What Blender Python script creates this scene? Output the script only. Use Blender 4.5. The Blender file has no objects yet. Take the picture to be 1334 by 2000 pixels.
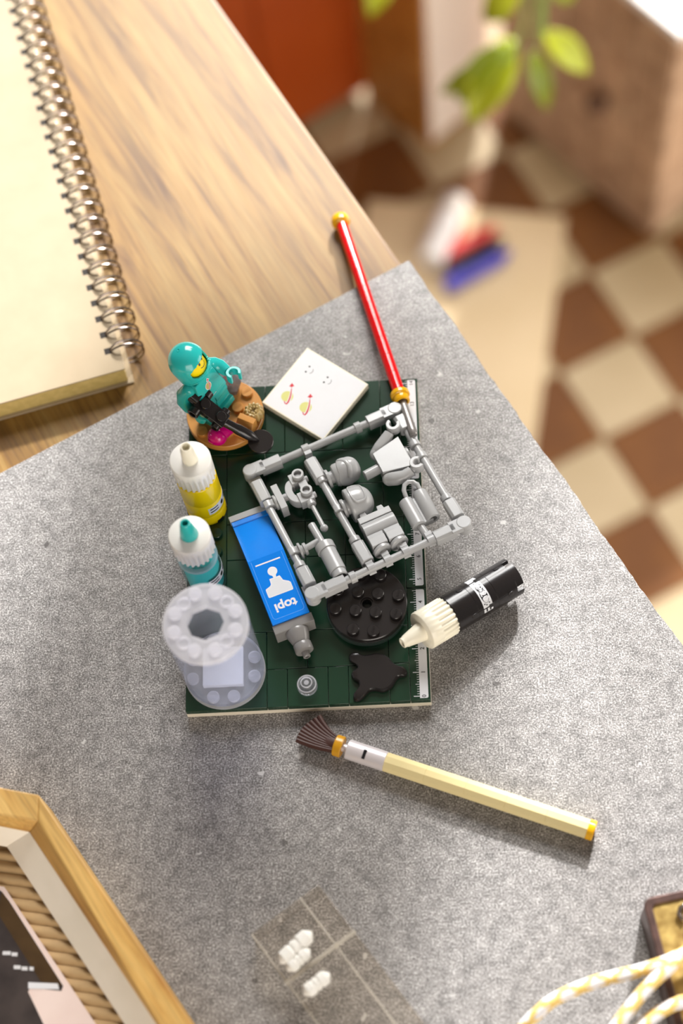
import bpy, bmesh, math, random
from mathutils import Vector, Matrix

# ------------------------------------------------------------------ camera, light, exposure
S = 0.001                                  # every length below is in millimetres
C = bpy.context.scene.collection
scene = bpy.context.scene
R0 = (0.99878438, -0.04352496, -0.02313763)
R1 = (-0.04884274, -0.9371449, -0.34550517)
R2 = (-0.00664521, 0.34621527, -0.93813156)
cam_d = bpy.data.cameras.new('camera')
cam = bpy.data.objects.new('camera', cam_d)
C.objects.link(cam)
cam.matrix_world = Matrix(((R0[0], -R1[0], -R2[0], 0.10582676),
                           (R0[1], -R1[1], -R2[1], -0.22132702),
                           (R0[2], -R1[2], -R2[2], 0.60713455),
                           (0, 0, 0, 1)))
cam_d.sensor_fit = 'VERTICAL'
cam_d.sensor_height = 36.0
cam_d.sensor_width = 24.0
cam_d.lens = 36.0 * 3211.4069 / 2000.0
cam_d.shift_x = -(870.04 - 667.0) / 2000.0
cam_d.shift_y = (1363.67 - 1000.0) / 2000.0
cam_d.clip_start = 0.02
cam_d.clip_end = 30
cam_d.dof.use_dof = True
cam_d.dof.focus_distance = 0.655
cam_d.dof.aperture_fstop = 3.8
scene.camera = cam

scene.view_settings.view_transform = 'Standard'
scene.view_settings.look = 'None'
scene.view_settings.gamma = 1.0
scene.view_settings.use_curve_mapping = False
scene.view_settings.exposure = 0.0

world = bpy.data.worlds.new('room_daylight')
scene.world = world
world.use_nodes = True
wn = world.node_tree.nodes['Background']
wn.inputs[0].default_value = (1.0, 0.95, 0.90, 1)
wn.inputs[1].default_value = 0.13

def lamp(name, kind, energy, color, loc=None, aim=None, **kw):
    d = bpy.data.lights.new(name, kind)
    d.energy = energy
    d.color = color
    for k, v in kw.items():
        setattr(d, k, v)
    o = bpy.data.objects.new(name, d)
    C.objects.link(o)
    if loc is not None:
        o.location = Vector(loc) * S
    if aim is not None:
        o.rotation_euler = Vector(aim).to_track_quat('-Z', 'Y').to_euler()
    return o

SUN_TO = Vector((0.23, 0.93, 0.58)).normalized()
lamp('sun', 'SUN', 8.2, (1.0, 0.985, 0.97), loc=SUN_TO * 3000, aim=-SUN_TO, angle=math.radians(3.0))
lamp('window_light', 'AREA', 47.0, (1.0, 0.985, 0.97), loc=(180, 1420, 960), aim=(-130, -1360, -950),
     shape='RECTANGLE', size=0.8, size_y=0.8)
lamp('front_fill', 'AREA', 22.0, (1.0, 0.92, 0.83), loc=(350, -1400, 400), aim=(-290, 1450, -380),
     shape='SQUARE', size=1.1)
lamp('side_window_low', 'AREA', 11.0, (1.0, 0.93, 0.85), loc=(1000, 250, -120), aim=(-780, 600, -330),
     shape='SQUARE', size=0.8)  # added fill for the furniture fronts near the floor, not a real window

# ------------------------------------------------------------------ materials
def lin(c):
    out = []
    for v in c:
        v = v / 255.0
        out.append(v / 12.92 if v <= 0.04045 else ((v + 0.055) / 1.055) ** 2.4)
    return (out[0], out[1], out[2], 1.0)

def new_mat(name):
    m = bpy.data.materials.new(name)
    m.use_nodes = True
    nt = m.node_tree
    return m, nt, nt.nodes['Principled BSDF']

def node(nt, kind, **kw):
    n = nt.nodes.new(kind)
    for k, v in kw.items():
        setattr(n, k, v)
    return n

def plastic(name, rgb, rough=0.22, sss=0.0, metal=0.0, var=0.03, spec=0.5, bump=0.04):
    m, nt, b = new_mat(name)
    tc = node(nt, 'ShaderNodeTexCoord')
    nz = node(nt, 'ShaderNodeTexNoise')
    nz.inputs['Scale'].default_value = 160
    nz.inputs['Detail'].default_value = 2
    nt.links.new(tc.outputs['Object'], nz.inputs['Vector'])
    mx = node(nt, 'ShaderNodeMix', data_type='RGBA')
    c = lin(rgb)
    mx.inputs[6].default_value = tuple(max(0, v * (1 - var)) for v in c[:3]) + (1,)
    mx.inputs[7].default_value = tuple(min(1, v * (1 + var)) for v in c[:3]) + (1,)
    nt.links.new(nz.outputs['Fac'], mx.inputs[0])
    nt.links.new(mx.outputs[2], b.inputs['Base Color'])
    b.inputs['Roughness'].default_value = rough
    b.inputs['Metallic'].default_value = metal
    b.inputs['Specular IOR Level'].default_value = spec
    if sss:
        b.inputs['Subsurface Weight'].default_value = sss
        b.inputs['Subsurface Radius'].default_value = (0.002, 0.002, 0.0015)
    if bump:
        n2 = node(nt, 'ShaderNodeTexNoise')
        n2.inputs['Scale'].default_value = 350
        nt.links.new(tc.outputs['Object'], n2.inputs['Vector'])
        bp = node(nt, 'ShaderNodeBump')
        bp.inputs['Strength'].default_value = bump
        bp.inputs['Distance'].default_value = 0.0005
        nt.links.new(n2.outputs['Fac'], bp.inputs['Height'])
        nt.links.new(bp.outputs['Normal'], b.inputs['Normal'])
    return m

def ramp(nt, src, stops):
    r = node(nt, 'ShaderNodeValToRGB')
    els = r.color_ramp.elements
    while len(els) < len(stops):
        els.new(0.5)
    for e, (p, c) in zip(els, stops):
        e.position = p
        e.color = c
    nt.links.new(src, r.inputs[0])
    return r

def g3(v):
    return (v, v, v, 1)

def clear(name, rgb, trans=0.55, milk=0.2, rough=0.08):
    """thin moulded clear plastic: see-through, a little milky, shiny"""
    m = bpy.data.materials.new(name)
    m.use_nodes = True
    nt = m.node_tree
    nt.nodes.remove(nt.nodes['Principled BSDF'])
    out = nt.nodes['Material Output']
    t = node(nt, 'ShaderNodeBsdfTransparent')
    c = lin(rgb)
    t.inputs[0].default_value = c
    d = node(nt, 'ShaderNodeBsdfDiffuse')
    d.inputs[0].default_value = c
    tl = node(nt, 'ShaderNodeBsdfTranslucent')
    tl.inputs[0].default_value = c
    md = node(nt, 'ShaderNodeMixShader')
    md.inputs[0].default_value = 0.5
    nt.links.new(d.outputs[0], md.inputs[1])
    nt.links.new(tl.outputs[0], md.inputs[2])
    mm = node(nt, 'ShaderNodeMixShader')
    mm.inputs[0].default_value = milk / max(1e-6, (milk + trans))
    nt.links.new(t.outputs[0], mm.inputs[1])
    nt.links.new(md.outputs[0], mm.inputs[2])
    g = node(nt, 'ShaderNodeBsdfGlossy')
    g.inputs['Roughness'].default_value = rough
    lw = node(nt, 'ShaderNodeLayerWeight')
    lw.inputs[0].default_value = 0.35
    fr = ramp(nt, lw.outputs['Facing'], [(0.0, g3(0.03)), (0.55, g3(0.06)), (0.85, g3(0.22)), (1.0, g3(0.65))])
    mx = node(nt, 'ShaderNodeMixShader')
    nt.links.new(fr.outputs[0], mx.inputs[0])
    nt.links.new(mm.outputs[0], mx.inputs[1])
    nt.links.new(g.outputs[0], mx.inputs[2])
    nt.links.new(mx.outputs[0], out.inputs['Surface'])
    return m

def stone():
    m, nt, b = new_mat('grey_stone')
    tc = node(nt, 'ShaderNodeTexCoord')
    def nz(scale, detail, rough=0.5, dist=0.0):
        n = node(nt, 'ShaderNodeTexNoise')
        n.inputs['Scale'].default_value = scale
        n.inputs['Detail'].default_value = detail
        n.inputs['Roughness'].default_value = rough
        n.inputs['Distortion'].default_value = dist
        nt.links.new(tc.outputs['Object'], n.inputs['Vector'])
        return n
    fine = nz(1500, 6, 0.68, 0.2)
    mid = nz(190, 6, 0.7)
    big = nz(16, 3)
    r1 = ramp(nt, fine.outputs['Fac'], [(0.30, lin((52, 49, 47))), (0.49, lin((130, 127, 125))), (0.69, lin((218, 216, 215)))])
    r2 = ramp(nt, mid.outputs['Fac'], [(0.28, g3(0.52)), (0.50, g3(0.95)), (0.72, g3(1.32))])
    r3 = ramp(nt, big.outputs['Fac'], [(0.3, (0.90, 0.89, 0.88, 1)), (0.7, (1.07, 1.07, 1.07, 1))])
    def mul(a, bb):
        x = node(nt, 'ShaderNodeMix', data_type='RGBA', blend_type='MULTIPLY')
        x.inputs[0].default_value = 1
        nt.links.new(a, x.inputs[6])
        nt.links.new(bb, x.inputs[7])
        return x.outputs[2]
    col = mul(mul(r1.outputs[0], r2.outputs[0]), r3.outputs[0])
    # pale fossil flecks and dark pits
    def fleck(scale, th, c, w, dist):
        mp = node(nt, 'ShaderNodeTexVoronoi')
        mp.inputs['Scale'].default_value = scale
        mp.inputs['Randomness'].default_value = 1
        nn = nz(scale * 1.8, 2)
        add = node(nt, 'ShaderNodeMix', data_type='VECTOR')
        add.inputs[0].default_value = dist
        nt.links.new(tc.outputs['Object'], add.inputs[4])
        nt.links.new(nn.outputs['Color'], add.inputs[5])
        nt.links.new(add.outputs[1], mp.inputs['Vector'])
        rr = ramp(nt, mp.outputs['Distance'], [(th, g3(1)), (th + 0.05, g3(0))])
        sep = node(nt, 'ShaderNodeSeparateColor')
        nt.links.new(mp.outputs['Color'], sep.inputs[0])
        pick = ramp(nt, sep.outputs[0], [(0.86, g3(0)), (0.9, g3(1))])
        f = node(nt, 'ShaderNodeMath', operation='MULTIPLY')
        nt.links.new(rr.outputs[0], f.inputs[0])
        nt.links.new(pick.outputs[0], f.inputs[1])
        f2 = node(nt, 'ShaderNodeMath', operation='MULTIPLY')
        f2.inputs[1].default_value = w
        nt.links.new(f.outputs[0], f2.inputs[0])
        x = node(nt, 'ShaderNodeMix', data_type='RGBA')
        nt.links.new(f2.outputs[0], x.inputs[0])
        nt.links.new(col, x.inputs[6])
        x.inputs[7].default_value = lin(c)
        return x.outputs[2]
    col = fleck(130, 0.11, (205, 203, 201), 0.8, 0.006)
    col = fleck(95, 0.11, (70, 66, 64), 0.75, 0.005)
    nt.links.new(col, b.inputs['Base Color'])
    b.inputs['Roughness'].default_value = 0.42
    bp = node(nt, 'ShaderNodeBump')
    bp.inputs['Strength'].default_value = 0.35
    bp.inputs['Distance'].default_value = 0.0004
    nt.links.new(fine.outputs['Fac'], bp.inputs['Height'])
    nt.links.new(bp.outputs['Normal'], b.inputs['Normal'])
    return m

def wood(name, dark, mid, light, rot=0.0, along=6.0, across=170.0, rough=0.4, fine=900.0, spec=0.5):
    """straight grain running along the object's X after turning by rot about Z"""
    m, nt, b = new_mat(name)
    tc = node(nt, 'ShaderNodeTexCoord')
    mp = node(nt, 'ShaderNodeMapping')
    mp.inputs['Rotation'].default_value = (0, 0, rot)
    nt.links.new(tc.outputs['Object'], mp.inputs['Vector'])
    def streak(a, c, detail, dist):
        s = node(nt, 'ShaderNodeMapping')
        s.inputs['Scale'].default_value = (a, c, c)
        nt.links.new(mp.outputs[0], s.inputs['Vector'])
        n = node(nt, 'ShaderNodeTexNoise')
        n.inputs['Scale'].default_value = 1
        n.inputs['Detail'].default_value = detail
        n.inputs['Roughness'].default_value = 0.6
        n.inputs['Distortion'].default_value = dist
        nt.links.new(s.outputs[0], n.inputs['Vector'])
        return n
    a = streak(along, across, 4, 0.6)
    f = streak(along * 4, fine, 3, 0.2)
    g = streak(along * 0.6, across * 0.22, 3, 1.2)
    r1 = ramp(nt, a.outputs['Fac'], [(0.30, lin(dark)), (0.47, lin(mid)), (0.70, lin(light))])
    r2 = ramp(nt, f.outputs['Fac'], [(0.35, g3(0.80)), (0.55, g3(1.03))])
    r3 = ramp(nt, g.outputs['Fac'], [(0.3, g3(0.82)), (0.7, g3(1.1))])
    col = r1.outputs[0]
    for r in (r2, r3):
        x = node(nt, 'ShaderNodeMix', data_type='RGBA', blend_type='MULTIPLY')
        x.inputs[0].default_value = 1
        nt.links.new(col, x.inputs[6])
        nt.links.new(r.outputs[0], x.inputs[7])
        col = x.outputs[2]
    nt.links.new(col, b.inputs['Base Color'])
    b.inputs['Roughness'].default_value = rough
    b.inputs['Specular IOR Level'].default_value = spec
    bp = node(nt, 'ShaderNodeBump')
    bp.inputs['Strength'].default_value = 0.12
    bp.inputs['Distance'].default_value = 0.0004
    nt.links.new(f.outputs['Fac'], bp.inputs['Height'])
    nt.links.new(bp.outputs['Normal'], b.inputs['Normal'])
    return m

def mottled(name, c1, c2, scale, rough=0.6, metal=0.0, detail=4):
    m, nt, b = new_mat(name)
    tc = node(nt, 'ShaderNodeTexCoord')
    n = node(nt, 'ShaderNodeTexNoise')
    n.inputs['Scale'].default_value = scale
    n.inputs['Detail'].default_value = detail
    nt.links.new(tc.outputs['Object'], n.inputs['Vector'])
    r = ramp(nt, n.outputs['Fac'], [(0.35, lin(c1)), (0.65, lin(c2))])
    nt.links.new(r.outputs[0], b.inputs['Base Color'])
    b.inputs['Roughness'].default_value = rough
    b.inputs['Metallic'].default_value = metal
    return m

M = {}
M['stone'] = stone()
EDGE_ANG = math.atan2(-0.882, 0.471)
M['desk'] = wood('desk_oak', (96, 62, 18), (140, 104, 46), (158, 127, 70), rot=-EDGE_ANG, along=9, across=110, rough=0.46, spec=0.5)
M['desk_side'] = wood('desk_edge_oak', (170, 125, 75), (205, 165, 112), (225, 190, 140), rot=-EDGE_ANG, along=7, across=130)
M['frame_oak'] = wood('frame_oak', (170, 120, 58), (205, 160, 88), (222, 184, 112), rot=1.0, along=12, across=150, rough=0.45)
M['gold_oak'] = wood('golden_oak', (150, 98, 38), (184, 126, 56), (200, 146, 74), along=8, across=40)
M['kraft'] = mottled('kraft_cover', (170, 152, 124), (178, 160, 132), 40, 0.7)
M['pages'] = mottled('page_block', (190, 166, 98), (206, 182, 114), 300, 0.8)
M['wire'] = plastic('coil_wire', (140, 129, 124), 0.25, metal=1.0, bump=0)
M['hole'] = plastic('punched_hole_dark', (38, 32, 26), 0.8, bump=0)
M['green'] = plastic('dark_green_plastic', (21, 53, 36), 0.20)
M['cream'] = plastic('cream_plastic', (222, 214, 196), 0.3)
M['print_white'] = plastic('white_print', (224, 225, 229), 0.25, bump=0)
M['print_black'] = plastic('black_print', (22, 22, 26), 0.3, bump=0)
M['print_red'] = plastic('red_print', (200, 18, 40), 0.3, bump=0)
M['print_olive'] = plastic('olive_print', (206, 204, 122), 0.3, bump=0)
M['print_tan'] = plastic('tan_print', (190, 170, 105), 0.3, bump=0)
M['print_grey'] = plastic('grey_print', (212, 214, 218), 0.3, bump=0)
M['print_line'] = plastic('pale_grey_die_line', (216, 216, 218), 0.4, bump=0)
M['print_blue'] = plastic('pale_blue_print', (120, 180, 240), 0.3, bump=0)
M['lgrey'] = plastic('light_grey_plastic', (167, 168, 169), 0.24)
M['dgrey'] = plastic('mid_grey_plastic', (128, 126, 124), 0.25)
M['black'] = plastic('black_plastic', (32, 29, 29), 0.22)
M['blue'] = plastic('blue_plastic', (0, 122, 224), 0.16)
M['yellow'] = plastic('yellow_plastic', (248, 216, 8), 0.24)
M['white'] = plastic('white_plastic', (236, 234, 228), 0.28, sss=0.1)
M['offwhite'] = plastic('warm_white_plastic', (238, 232, 212), 0.3, sss=0.1)
M['teal'] = plastic('teal_plastic', (38, 176, 172), 0.18)
M['nougat'] = plastic('brown_orange_plastic', (200, 140, 70), 0.25)
M['magenta'] = plastic('magenta_plastic', (200, 6, 120), 0.15)
M['khaki'] = plastic('khaki_plastic', (172, 146, 92), 0.25)
M['red'] = plastic('red_plastic', (214, 16, 22), 0.16)
M['gold'] = plastic('golden_yellow_plastic', (226, 168, 22), 0.2)
M['pearl_gold'] = plastic('dark_gold_plastic', (196, 142, 28), 0.25)
M['steel'] = plastic('flat_silver_plastic', (142, 138, 136), 0.3, metal=0.4)
M['silver'] = plastic('pearl_silver_plastic', (212, 206, 208), 0.3, metal=0.25)
M['tan'] = plastic('tan_plastic', (220, 204, 152), 0.28)
M['bristle'] = plastic('dark_brown_bristle', (66, 40, 34), 0.5, spec=0.3)
M['clear'] = clear('clear_plastic', (250, 250, 255), 0.82, 0.17)
M['teal_bright'] = plastic('bright_teal_core', (70, 205, 198), 0.2)
M['clear_wall'] = clear('clear_jar_wall', (246, 248, 255), 0.9, 0.09)
M['clear_frost'] = clear('frosted_clear_plastic', (252, 252, 255), 0.50, 0.42, 0.15)
M['clear_tint'] = clear('clear_blue_plastic', (236, 250, 252), 0.95, 0.04)
M['smoke'] = clear('smoky_clear_plastic', (206, 204, 206), 0.8, 0.2)
M['case'] = clear('thin_clear_case', (252, 250, 247), 0.985, 0.015)
M['case_edge'] = clear('clear_case_edge', (244, 240, 232), 0.55, 0.4)
M['glowred'] = plastic('translucent_red', (170, 40, 20), 0.2)
M['liner'] = mottled('white_liner_board', (240, 232, 216), (246, 238, 224), 60, 0.8)
M['card'] = mottled('brown_cardboard', (186, 154, 110), (202, 170, 124), 120, 0.85)
M['pink'] = mottled('pale_pink_paper', (226, 204, 196), (232, 212, 204), 50, 0.75)
M['photo_dark'] = mottled('dark_photo_print', (48, 42, 42), (70, 62, 60), 70, 0.35)
M['photo_brown'] = mottled('brown_photo_print', (62, 44, 22), (78, 58, 32), 90, 0.35)
M['tin_dark'] = mottled('dark_worn_metal', (88, 70, 66), (110, 86, 80), 200, 0.35, 0.6)
M['tin_gold'] = mottled('brass_worn_metal', (150, 122, 66), (206, 178, 108), 220, 0.4, 0.5, 6)
M['chrome'] = plastic('polished_metal', (210, 200, 195), 0.12, metal=1.0, bump=0)
M['rope_white'] = mottled('white_yarn', (226, 224, 226), (240, 238, 240), 900, 0.8)
M['rope_yellow'] = mottled('yellow_yarn', (222, 184, 96), (236, 204, 128), 900, 0.8)
M['floor_dark'] = mottled('brown_floor_tile', (98, 56, 8), (116, 70, 14), 14, 0.75)
M['floor_light'] = mottled('cream_floor_tile', (166, 146, 110), (178, 158, 124), 14, 0.6)
M['grout'] = mottled('floor_grout', (130, 96, 58), (140, 106, 66), 40, 0.8)
M['orange'] = mottled('orange_paint', (150, 58, 2), (160, 66, 4), 8, 0.45)
M['panel_white'] = mottled('white_panel_paint', (238, 226, 216), (244, 232, 222), 8, 0.5)
M['chest_wood'] = wood('grey_brown_wood', (150, 120, 96), (190, 158, 130), (208, 178, 150), rot=0, along=10, across=60, rough=0.6)
M['chest_top'] = mottled('white_painted_top', (232, 230, 228), (240, 238, 236), 20, 0.5)
M['knob_dark'] = plastic('dark_wood_knob', (96, 68, 50), 0.4)
M['leaf'] = mottled('leaf_green', (112, 126, 6), (150, 162, 20), 14, 0.4)
M['leaf_light'] = mottled('leaf_yellow_green', (160, 170, 22), (190, 196, 52), 14, 0.4)
M['stem'] = mottled('stem_green', (96, 120, 40), (116, 138, 56), 40, 0.5)
M['clay'] = mottled('white_clay', (220, 214, 206), (230, 224, 216), 30, 0.6)
M['pad'] = mottled('beige_paper', (206, 184, 146), (214, 192, 156), 10, 0.8)
M['crayon_red'] = plastic('red_wax', (205, 48, 44), 0.5)
M['crayon_black'] = plastic('black_wax', (30, 26, 32), 0.7)
M['crayon_blue'] = plastic('blue_wax', (70, 66, 170), 0.5)
M['lamp_cloth'] = clear('lamp_cloth', (240, 232, 216), 0.25, 0.6, 0.6)
M['wall'] = mottled('wall_paint', (142, 134, 126), (148, 140, 132), 5, 0.8)

# ------------------------------------------------------------------ mesh helpers
ORG = {}                                    # object name -> world origin in mm

def frame_z(p0, d, up=None):
    """matrix with +Z along d at p0"""
    z = Vector(d).normalized()
    a = Vector(up) if up is not None else (Vector((0, 0, 1)) if abs(z.z) < 0.95 else Vector((0, 1, 0)))
    x = a.cross(z).normalized()
    y = z.cross(x)
    return Matrix(((x.x, y.x, z.x, p0[0]), (x.y, y.y, z.y, p0[1]), (x.z, y.z, z.z, p0[2]), (0, 0, 0, 1)))

def frame_xyz(p0, x, y):
    x = Vector(x).normalized()
    z = x.cross(Vector(y)).normalized()
    y = z.cross(x)
    return Matrix(((x.x, y.x, z.x, p0[0]), (x.y, y.y, z.y, p0[1]), (x.z, y.z, z.z, p0[2]), (0, 0, 0, 1)))

class MB:
    def __init__(self, T=None):
        self.v, self.f, self.mi = [], [], []
        self.T = T if T is not None else Matrix.Identity(4)
        self.mat = 0
    def add(self, vs, fs, T=None):
        n = len(self.v)
        X = self.T @ T if T is not None else self.T
        self.v += [X @ Vector(p) for p in vs]
        self.f += [tuple(i + n for i in f) for f in fs]
        self.mi += [self.mat] * len(fs)
        return self
    def box(self, lo, hi, T=None):
        x0, y0, z0 = lo
        x1, y1, z1 = hi
        return self.add([(x0, y0, z0), (x1, y0, z0), (x1, y1, z0), (x0, y1, z0), (x0, y0, z1), (x1, y0, z1), (x1, y1, z1), (x0, y1, z1)],
                        [(3, 2, 1, 0), (4, 5, 6, 7), (0, 1, 5, 4), (1, 2, 6, 5), (2, 3, 7, 6), (3, 0, 4, 7)], T)
    def prism(self, poly, z0, z1, T=None):
        n = len(poly)
        vs = [(x, y, z0) for x, y in poly] + [(x, y, z1) for x, y in poly]
        fs = [tuple(range(n - 1, -1, -1)), tuple(range(n, 2 * n))]
        fs += [(i, (i + 1) % n, n + (i + 1) % n, n + i) for i in range(n)]
        return self.add(vs, fs, T)
    def frustum(self, lower, upper, T=None):
        n = len(lower)
        vs = list(lower) + list(upper)
        fs = [tuple(range(n - 1, -1, -1)), tuple(range(n, 2 * n))]
        fs += [(i, (i + 1) % n, n + (i + 1) % n, n + i) for i in range(n)]
        return self.add(vs, fs, T)
    def lathe(self, prof, T=None, seg=32, cap0=True, cap1=True, rfun=None, closed=False):
        vs, fs = [], []
        m = len(prof)
        for k, (r, h) in enumerate(prof):
            for i in range(seg):
                a = 2 * math.pi * i / seg
                q = rfun(r, h, a) if rfun else r
                vs.append((q * math.cos(a), q * math.sin(a), h))
        rng = m if closed else m - 1
        for k in range(rng):
            k2 = (k + 1) % m
            for i in range(seg):
                j = (i + 1) % seg
                fs.append((k * seg + i, k * seg + j, k2 * seg + j, k2 * seg + i))
        if not closed:
            if cap0:
                fs.append(tuple(range(seg - 1, -1, -1)))
            if cap1:
                fs.append(tuple((m - 1) * seg + i for i in range(seg)))
        return self.add(vs, fs, T)
    def cyl(self, p0, p1, r, r1=None, seg=24, ch=0.0):
        p0, p1 = Vector(p0), Vector(p1)
        L = (p1 - p0).length
        r1 = r if r1 is None else r1
        if ch:
            prof = [(r - ch, 0), (r, ch), (r1, L - ch), (r1 - ch, L)]
        else:
            prof = [(r, 0), (r1, L)]
        return self.lathe(prof, frame_z(p0, p1 - p0), seg)
    def ring(self, p0, p1, ro, ri, seg=32, ch=0.15):
        p0, p1 = Vector(p0), Vector(p1)
        L = (p1 - p0).length
        return self.lathe([(ri, 0), (ro - ch, 0), (ro, ch), (ro, L - ch), (ro - ch, L), (ri, L)], frame_z(p0, p1 - p0), seg, closed=True)
    def ball(self, c, r, seg=20, rings=12, sc=(1, 1, 1), T=None):
        vs, fs = [(0, 0, -1)], []
        for k in range(1, rings):
            t = math.pi * k / rings
            for i in range(seg):
                a = 2 * math.pi * i / seg
                vs.append((math.sin(t) * math.cos(a), math.sin(t) * math.sin(a), -math.cos(t)))
        vs.append((0, 0, 1))
        for i in range(seg):
            fs.append((0, 1 + (i + 1) % seg, 1 + i))
        for k in range(rings - 2):
            for i in range(seg):
                j = (i + 1) % seg
                fs.append((1 + k * seg + i, 1 + k * seg + j, 1 + (k + 1) * seg + j, 1 + (k + 1) * seg + i))
        e = len(vs) - 1
        b = 1 + (rings - 2) * seg
        for i in range(seg):
            fs.append((b + i, b + (i + 1) % seg, e))
        vs = [(c[0] + r * sc[0] * x, c[1] + r * sc[1] * y, c[2] + r * sc[2] * z) for x, y, z in vs]
        return self.add(vs, fs, T)
    def tube(self, pts, r, seg=12, closed=False, caps=True, T=None, matfun=None):
        pts = [Vector(p) for p in pts]
        n = len(pts)
        rs = r if isinstance(r, (list, tuple)) else [r] * n
        vs, fs = [], []
        prev = None
        for i, p in enumerate(pts):
            a = pts[(i - 1) % n] if (closed or i > 0) else p
            b = pts[(i + 1) % n] if (closed or i < n - 1) else p
            d = (b - a).normalized()
            if prev is None:
                u = Vector((0, 0, 1)) if abs(d.z) < 0.9 else Vector((1, 0, 0))
                x = u.cross(d).normalized()
            else:
                x = (prev - d * prev.dot(d)).normalized()
            prev = x
            y = d.cross(x)
            for k in range(seg):
                t = 2 * math.pi * k / seg
                vs.append(p + (x * math.cos(t) + y * math.sin(t)) * rs[i])
        m0 = len(self.mi)
        mats = []
        for i in range(n if closed else n - 1):
            i2 = (i + 1) % n
            for k in range(seg):
                k2 = (k + 1) % seg
                fs.append((i * seg + k, i * seg + k2, i2 * seg + k2, i2 * seg + k))
                mats.append(matfun(i, k) if matfun else self.mat)
        if caps and not closed:
            fs.append(tuple(range(seg - 1, -1, -1)))
            fs.append(tuple((n - 1) * seg + k for k in range(seg)))
            mats += [self.mat, self.mat]
        self.add(vs, fs, T)
        if matfun:
            self.mi[m0:] = mats
        return self
    def stroke(self, pts, w, z0, z1, T=None):
        """flat printed line of width w along 2D points"""
        pts = [Vector((p[0], p[1])) for p in pts]
        n = len(pts)
        ws = w if isinstance(w, (list, tuple)) else [w] * n
        L, Rr = [], []
        for i, p in enumerate(pts):
            d = (pts[min(i + 1, n - 1)] - pts[max(i - 1, 0)]).normalized()
            q = Vector((-d.y, d.x))
            L.append(p + q * ws[i] / 2)
            Rr.append(p - q * ws[i] / 2)
        for i in range(n - 1):
            self.prism([Rr[i], Rr[i + 1], L[i + 1], L[i]], z0, z1, T)
        return self
    def text(self, s, size, T, depth=0.04, bold=0.0, squeeze=1.0, wrap=None):
        cu = bpy.data.curves.new('lettering_temp', 'FONT')
        cu.body = s
        cu.size = size
        cu.align_x = 'CENTER'
        cu.align_y = 'CENTER'
        cu.extrude = depth
        cu.offset = bold
        cu.resolution_u = 4
        o = bpy.data.objects.new('lettering_temp', cu)
        me = bpy.data.meshes.new_from_object(o)
        vs = [(v.co.x * squeeze, v.co.y, v.co.z) for v in me.vertices]
        if wrap:
            vs = [wrap(p) for p in vs]
        fs = [tuple(p.vertices) for p in me.polygons]
        self.add(vs, fs, T)
        bpy.data.objects.remove(o)
        bpy.data.curves.remove(cu)
        bpy.data.meshes.remove(me)
        return self
    def build(self, name, mats, parent=None, bevel=0.0, ang=35, org=None, seg=2, label=None, smooth=True, solid=0.0):
        if not isinstance(mats, (list, tuple)):
            mats = [mats]
        if parent is not None:
            o0 = ORG[parent.name]
        elif org is not None:
            o0 = Vector(org)
        else:
            xs = [p.x for p in self.v]; ys = [p.y for p in self.v]; zs = [p.z for p in self.v]
            o0 = Vector(((min(xs) + max(xs)) / 2, (min(ys) + max(ys)) / 2, min(zs)))
        me = bpy.data.meshes.new(name)
        me.from_pydata([((p - o0) * S)[:] for p in self.v], [], self.f)
        for mt in mats:
            me.materials.append(M[mt] if isinstance(mt, str) else mt)
        if len(mats) > 1:
            me.polygons.foreach_set('material_index', self.mi)
        bm = bmesh.new()
        bm.from_mesh(me)
        bmesh.ops.recalc_face_normals(bm, faces=bm.faces)
        bm.to_mesh(me)
        bm.free()
        if smooth:
            me.polygons.foreach_set('use_smooth', [True] * len(me.polygons))
            me.set_sharp_from_angle(angle=math.radians(ang))
        me.update()
        o = bpy.data.objects.new(name, me)
        C.objects.link(o)
        if parent is not None:
            o.parent = parent
        else:
            o.location = o0 * S
        ORG[o.name] = o0
        if solid:
            md = o.modifiers.new('wall', 'SOLIDIFY')
            md.thickness = solid * S
            md.offset = -1
        if bevel:
            md = o.modifiers.new('soft_edges', 'BEVEL')
            md.width = bevel * S
            md.segments = seg
            md.limit_method = 'ANGLE'
            md.angle_limit = math.radians(40)
            md.harden_normals = False
        if label:
            o['label'] = label
        return o

def thing(name, loc, label, cat, group=None, rotz=0):
    o = bpy.data.objects.new(name, None)
    C.objects.link(o)
    o.empty_display_size = 0.004
    o.location = Vector(loc) * S
    ORG[o.name] = Vector(loc)
    return tag(o, label, cat, group)

def tag(o, label=None, cat=None, group=None, kind=None):
    if label: o['label'] = label
    if cat: o['category'] = cat
    if group: o['group'] = group
    if kind: o['kind'] = kind
    return o

def clone(o, parent, delta):
    """another piece sharing the mesh of o, moved by delta mm"""
    c = o.copy()
    C.objects.link(c)
    c.parent = parent
    c.location = Vector(o.location) + Vector(delta) * S
    ORG[c.name] = ORG[o.name]
    return c

def Tr(x, y, z):
    return Matrix.Translation((x, y, z))

def Rz(a):
    return Matrix.Rotation(math.radians(a), 4, 'Z')

STUD = [(2.35, 0), (2.4, 0.05), (2.4, 1.45), (2.2, 1.65), (0.01, 1.65)]
def stud(mb, x, y, z, rot=0, mark=True, T=None):
    X = Tr(x, y, z)
    if T is not None:
        X = T @ X
    mb.lathe(STUD, X, 24)
    if mark:
        mb.text('LEGO', 1.45, X @ Rz(rot) @ Tr(0, 0, 1.68), 0.07, 0.0)
    return mb
def pts_arc(cx, cy, r, a0, a1, n):
    return [(cx + r * math.cos(math.radians(a0 + (a1 - a0) * i / n)), cy + r * math.sin(math.radians(a0 + (a1 - a0) * i / n))) for i in range(n + 1)]

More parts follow.
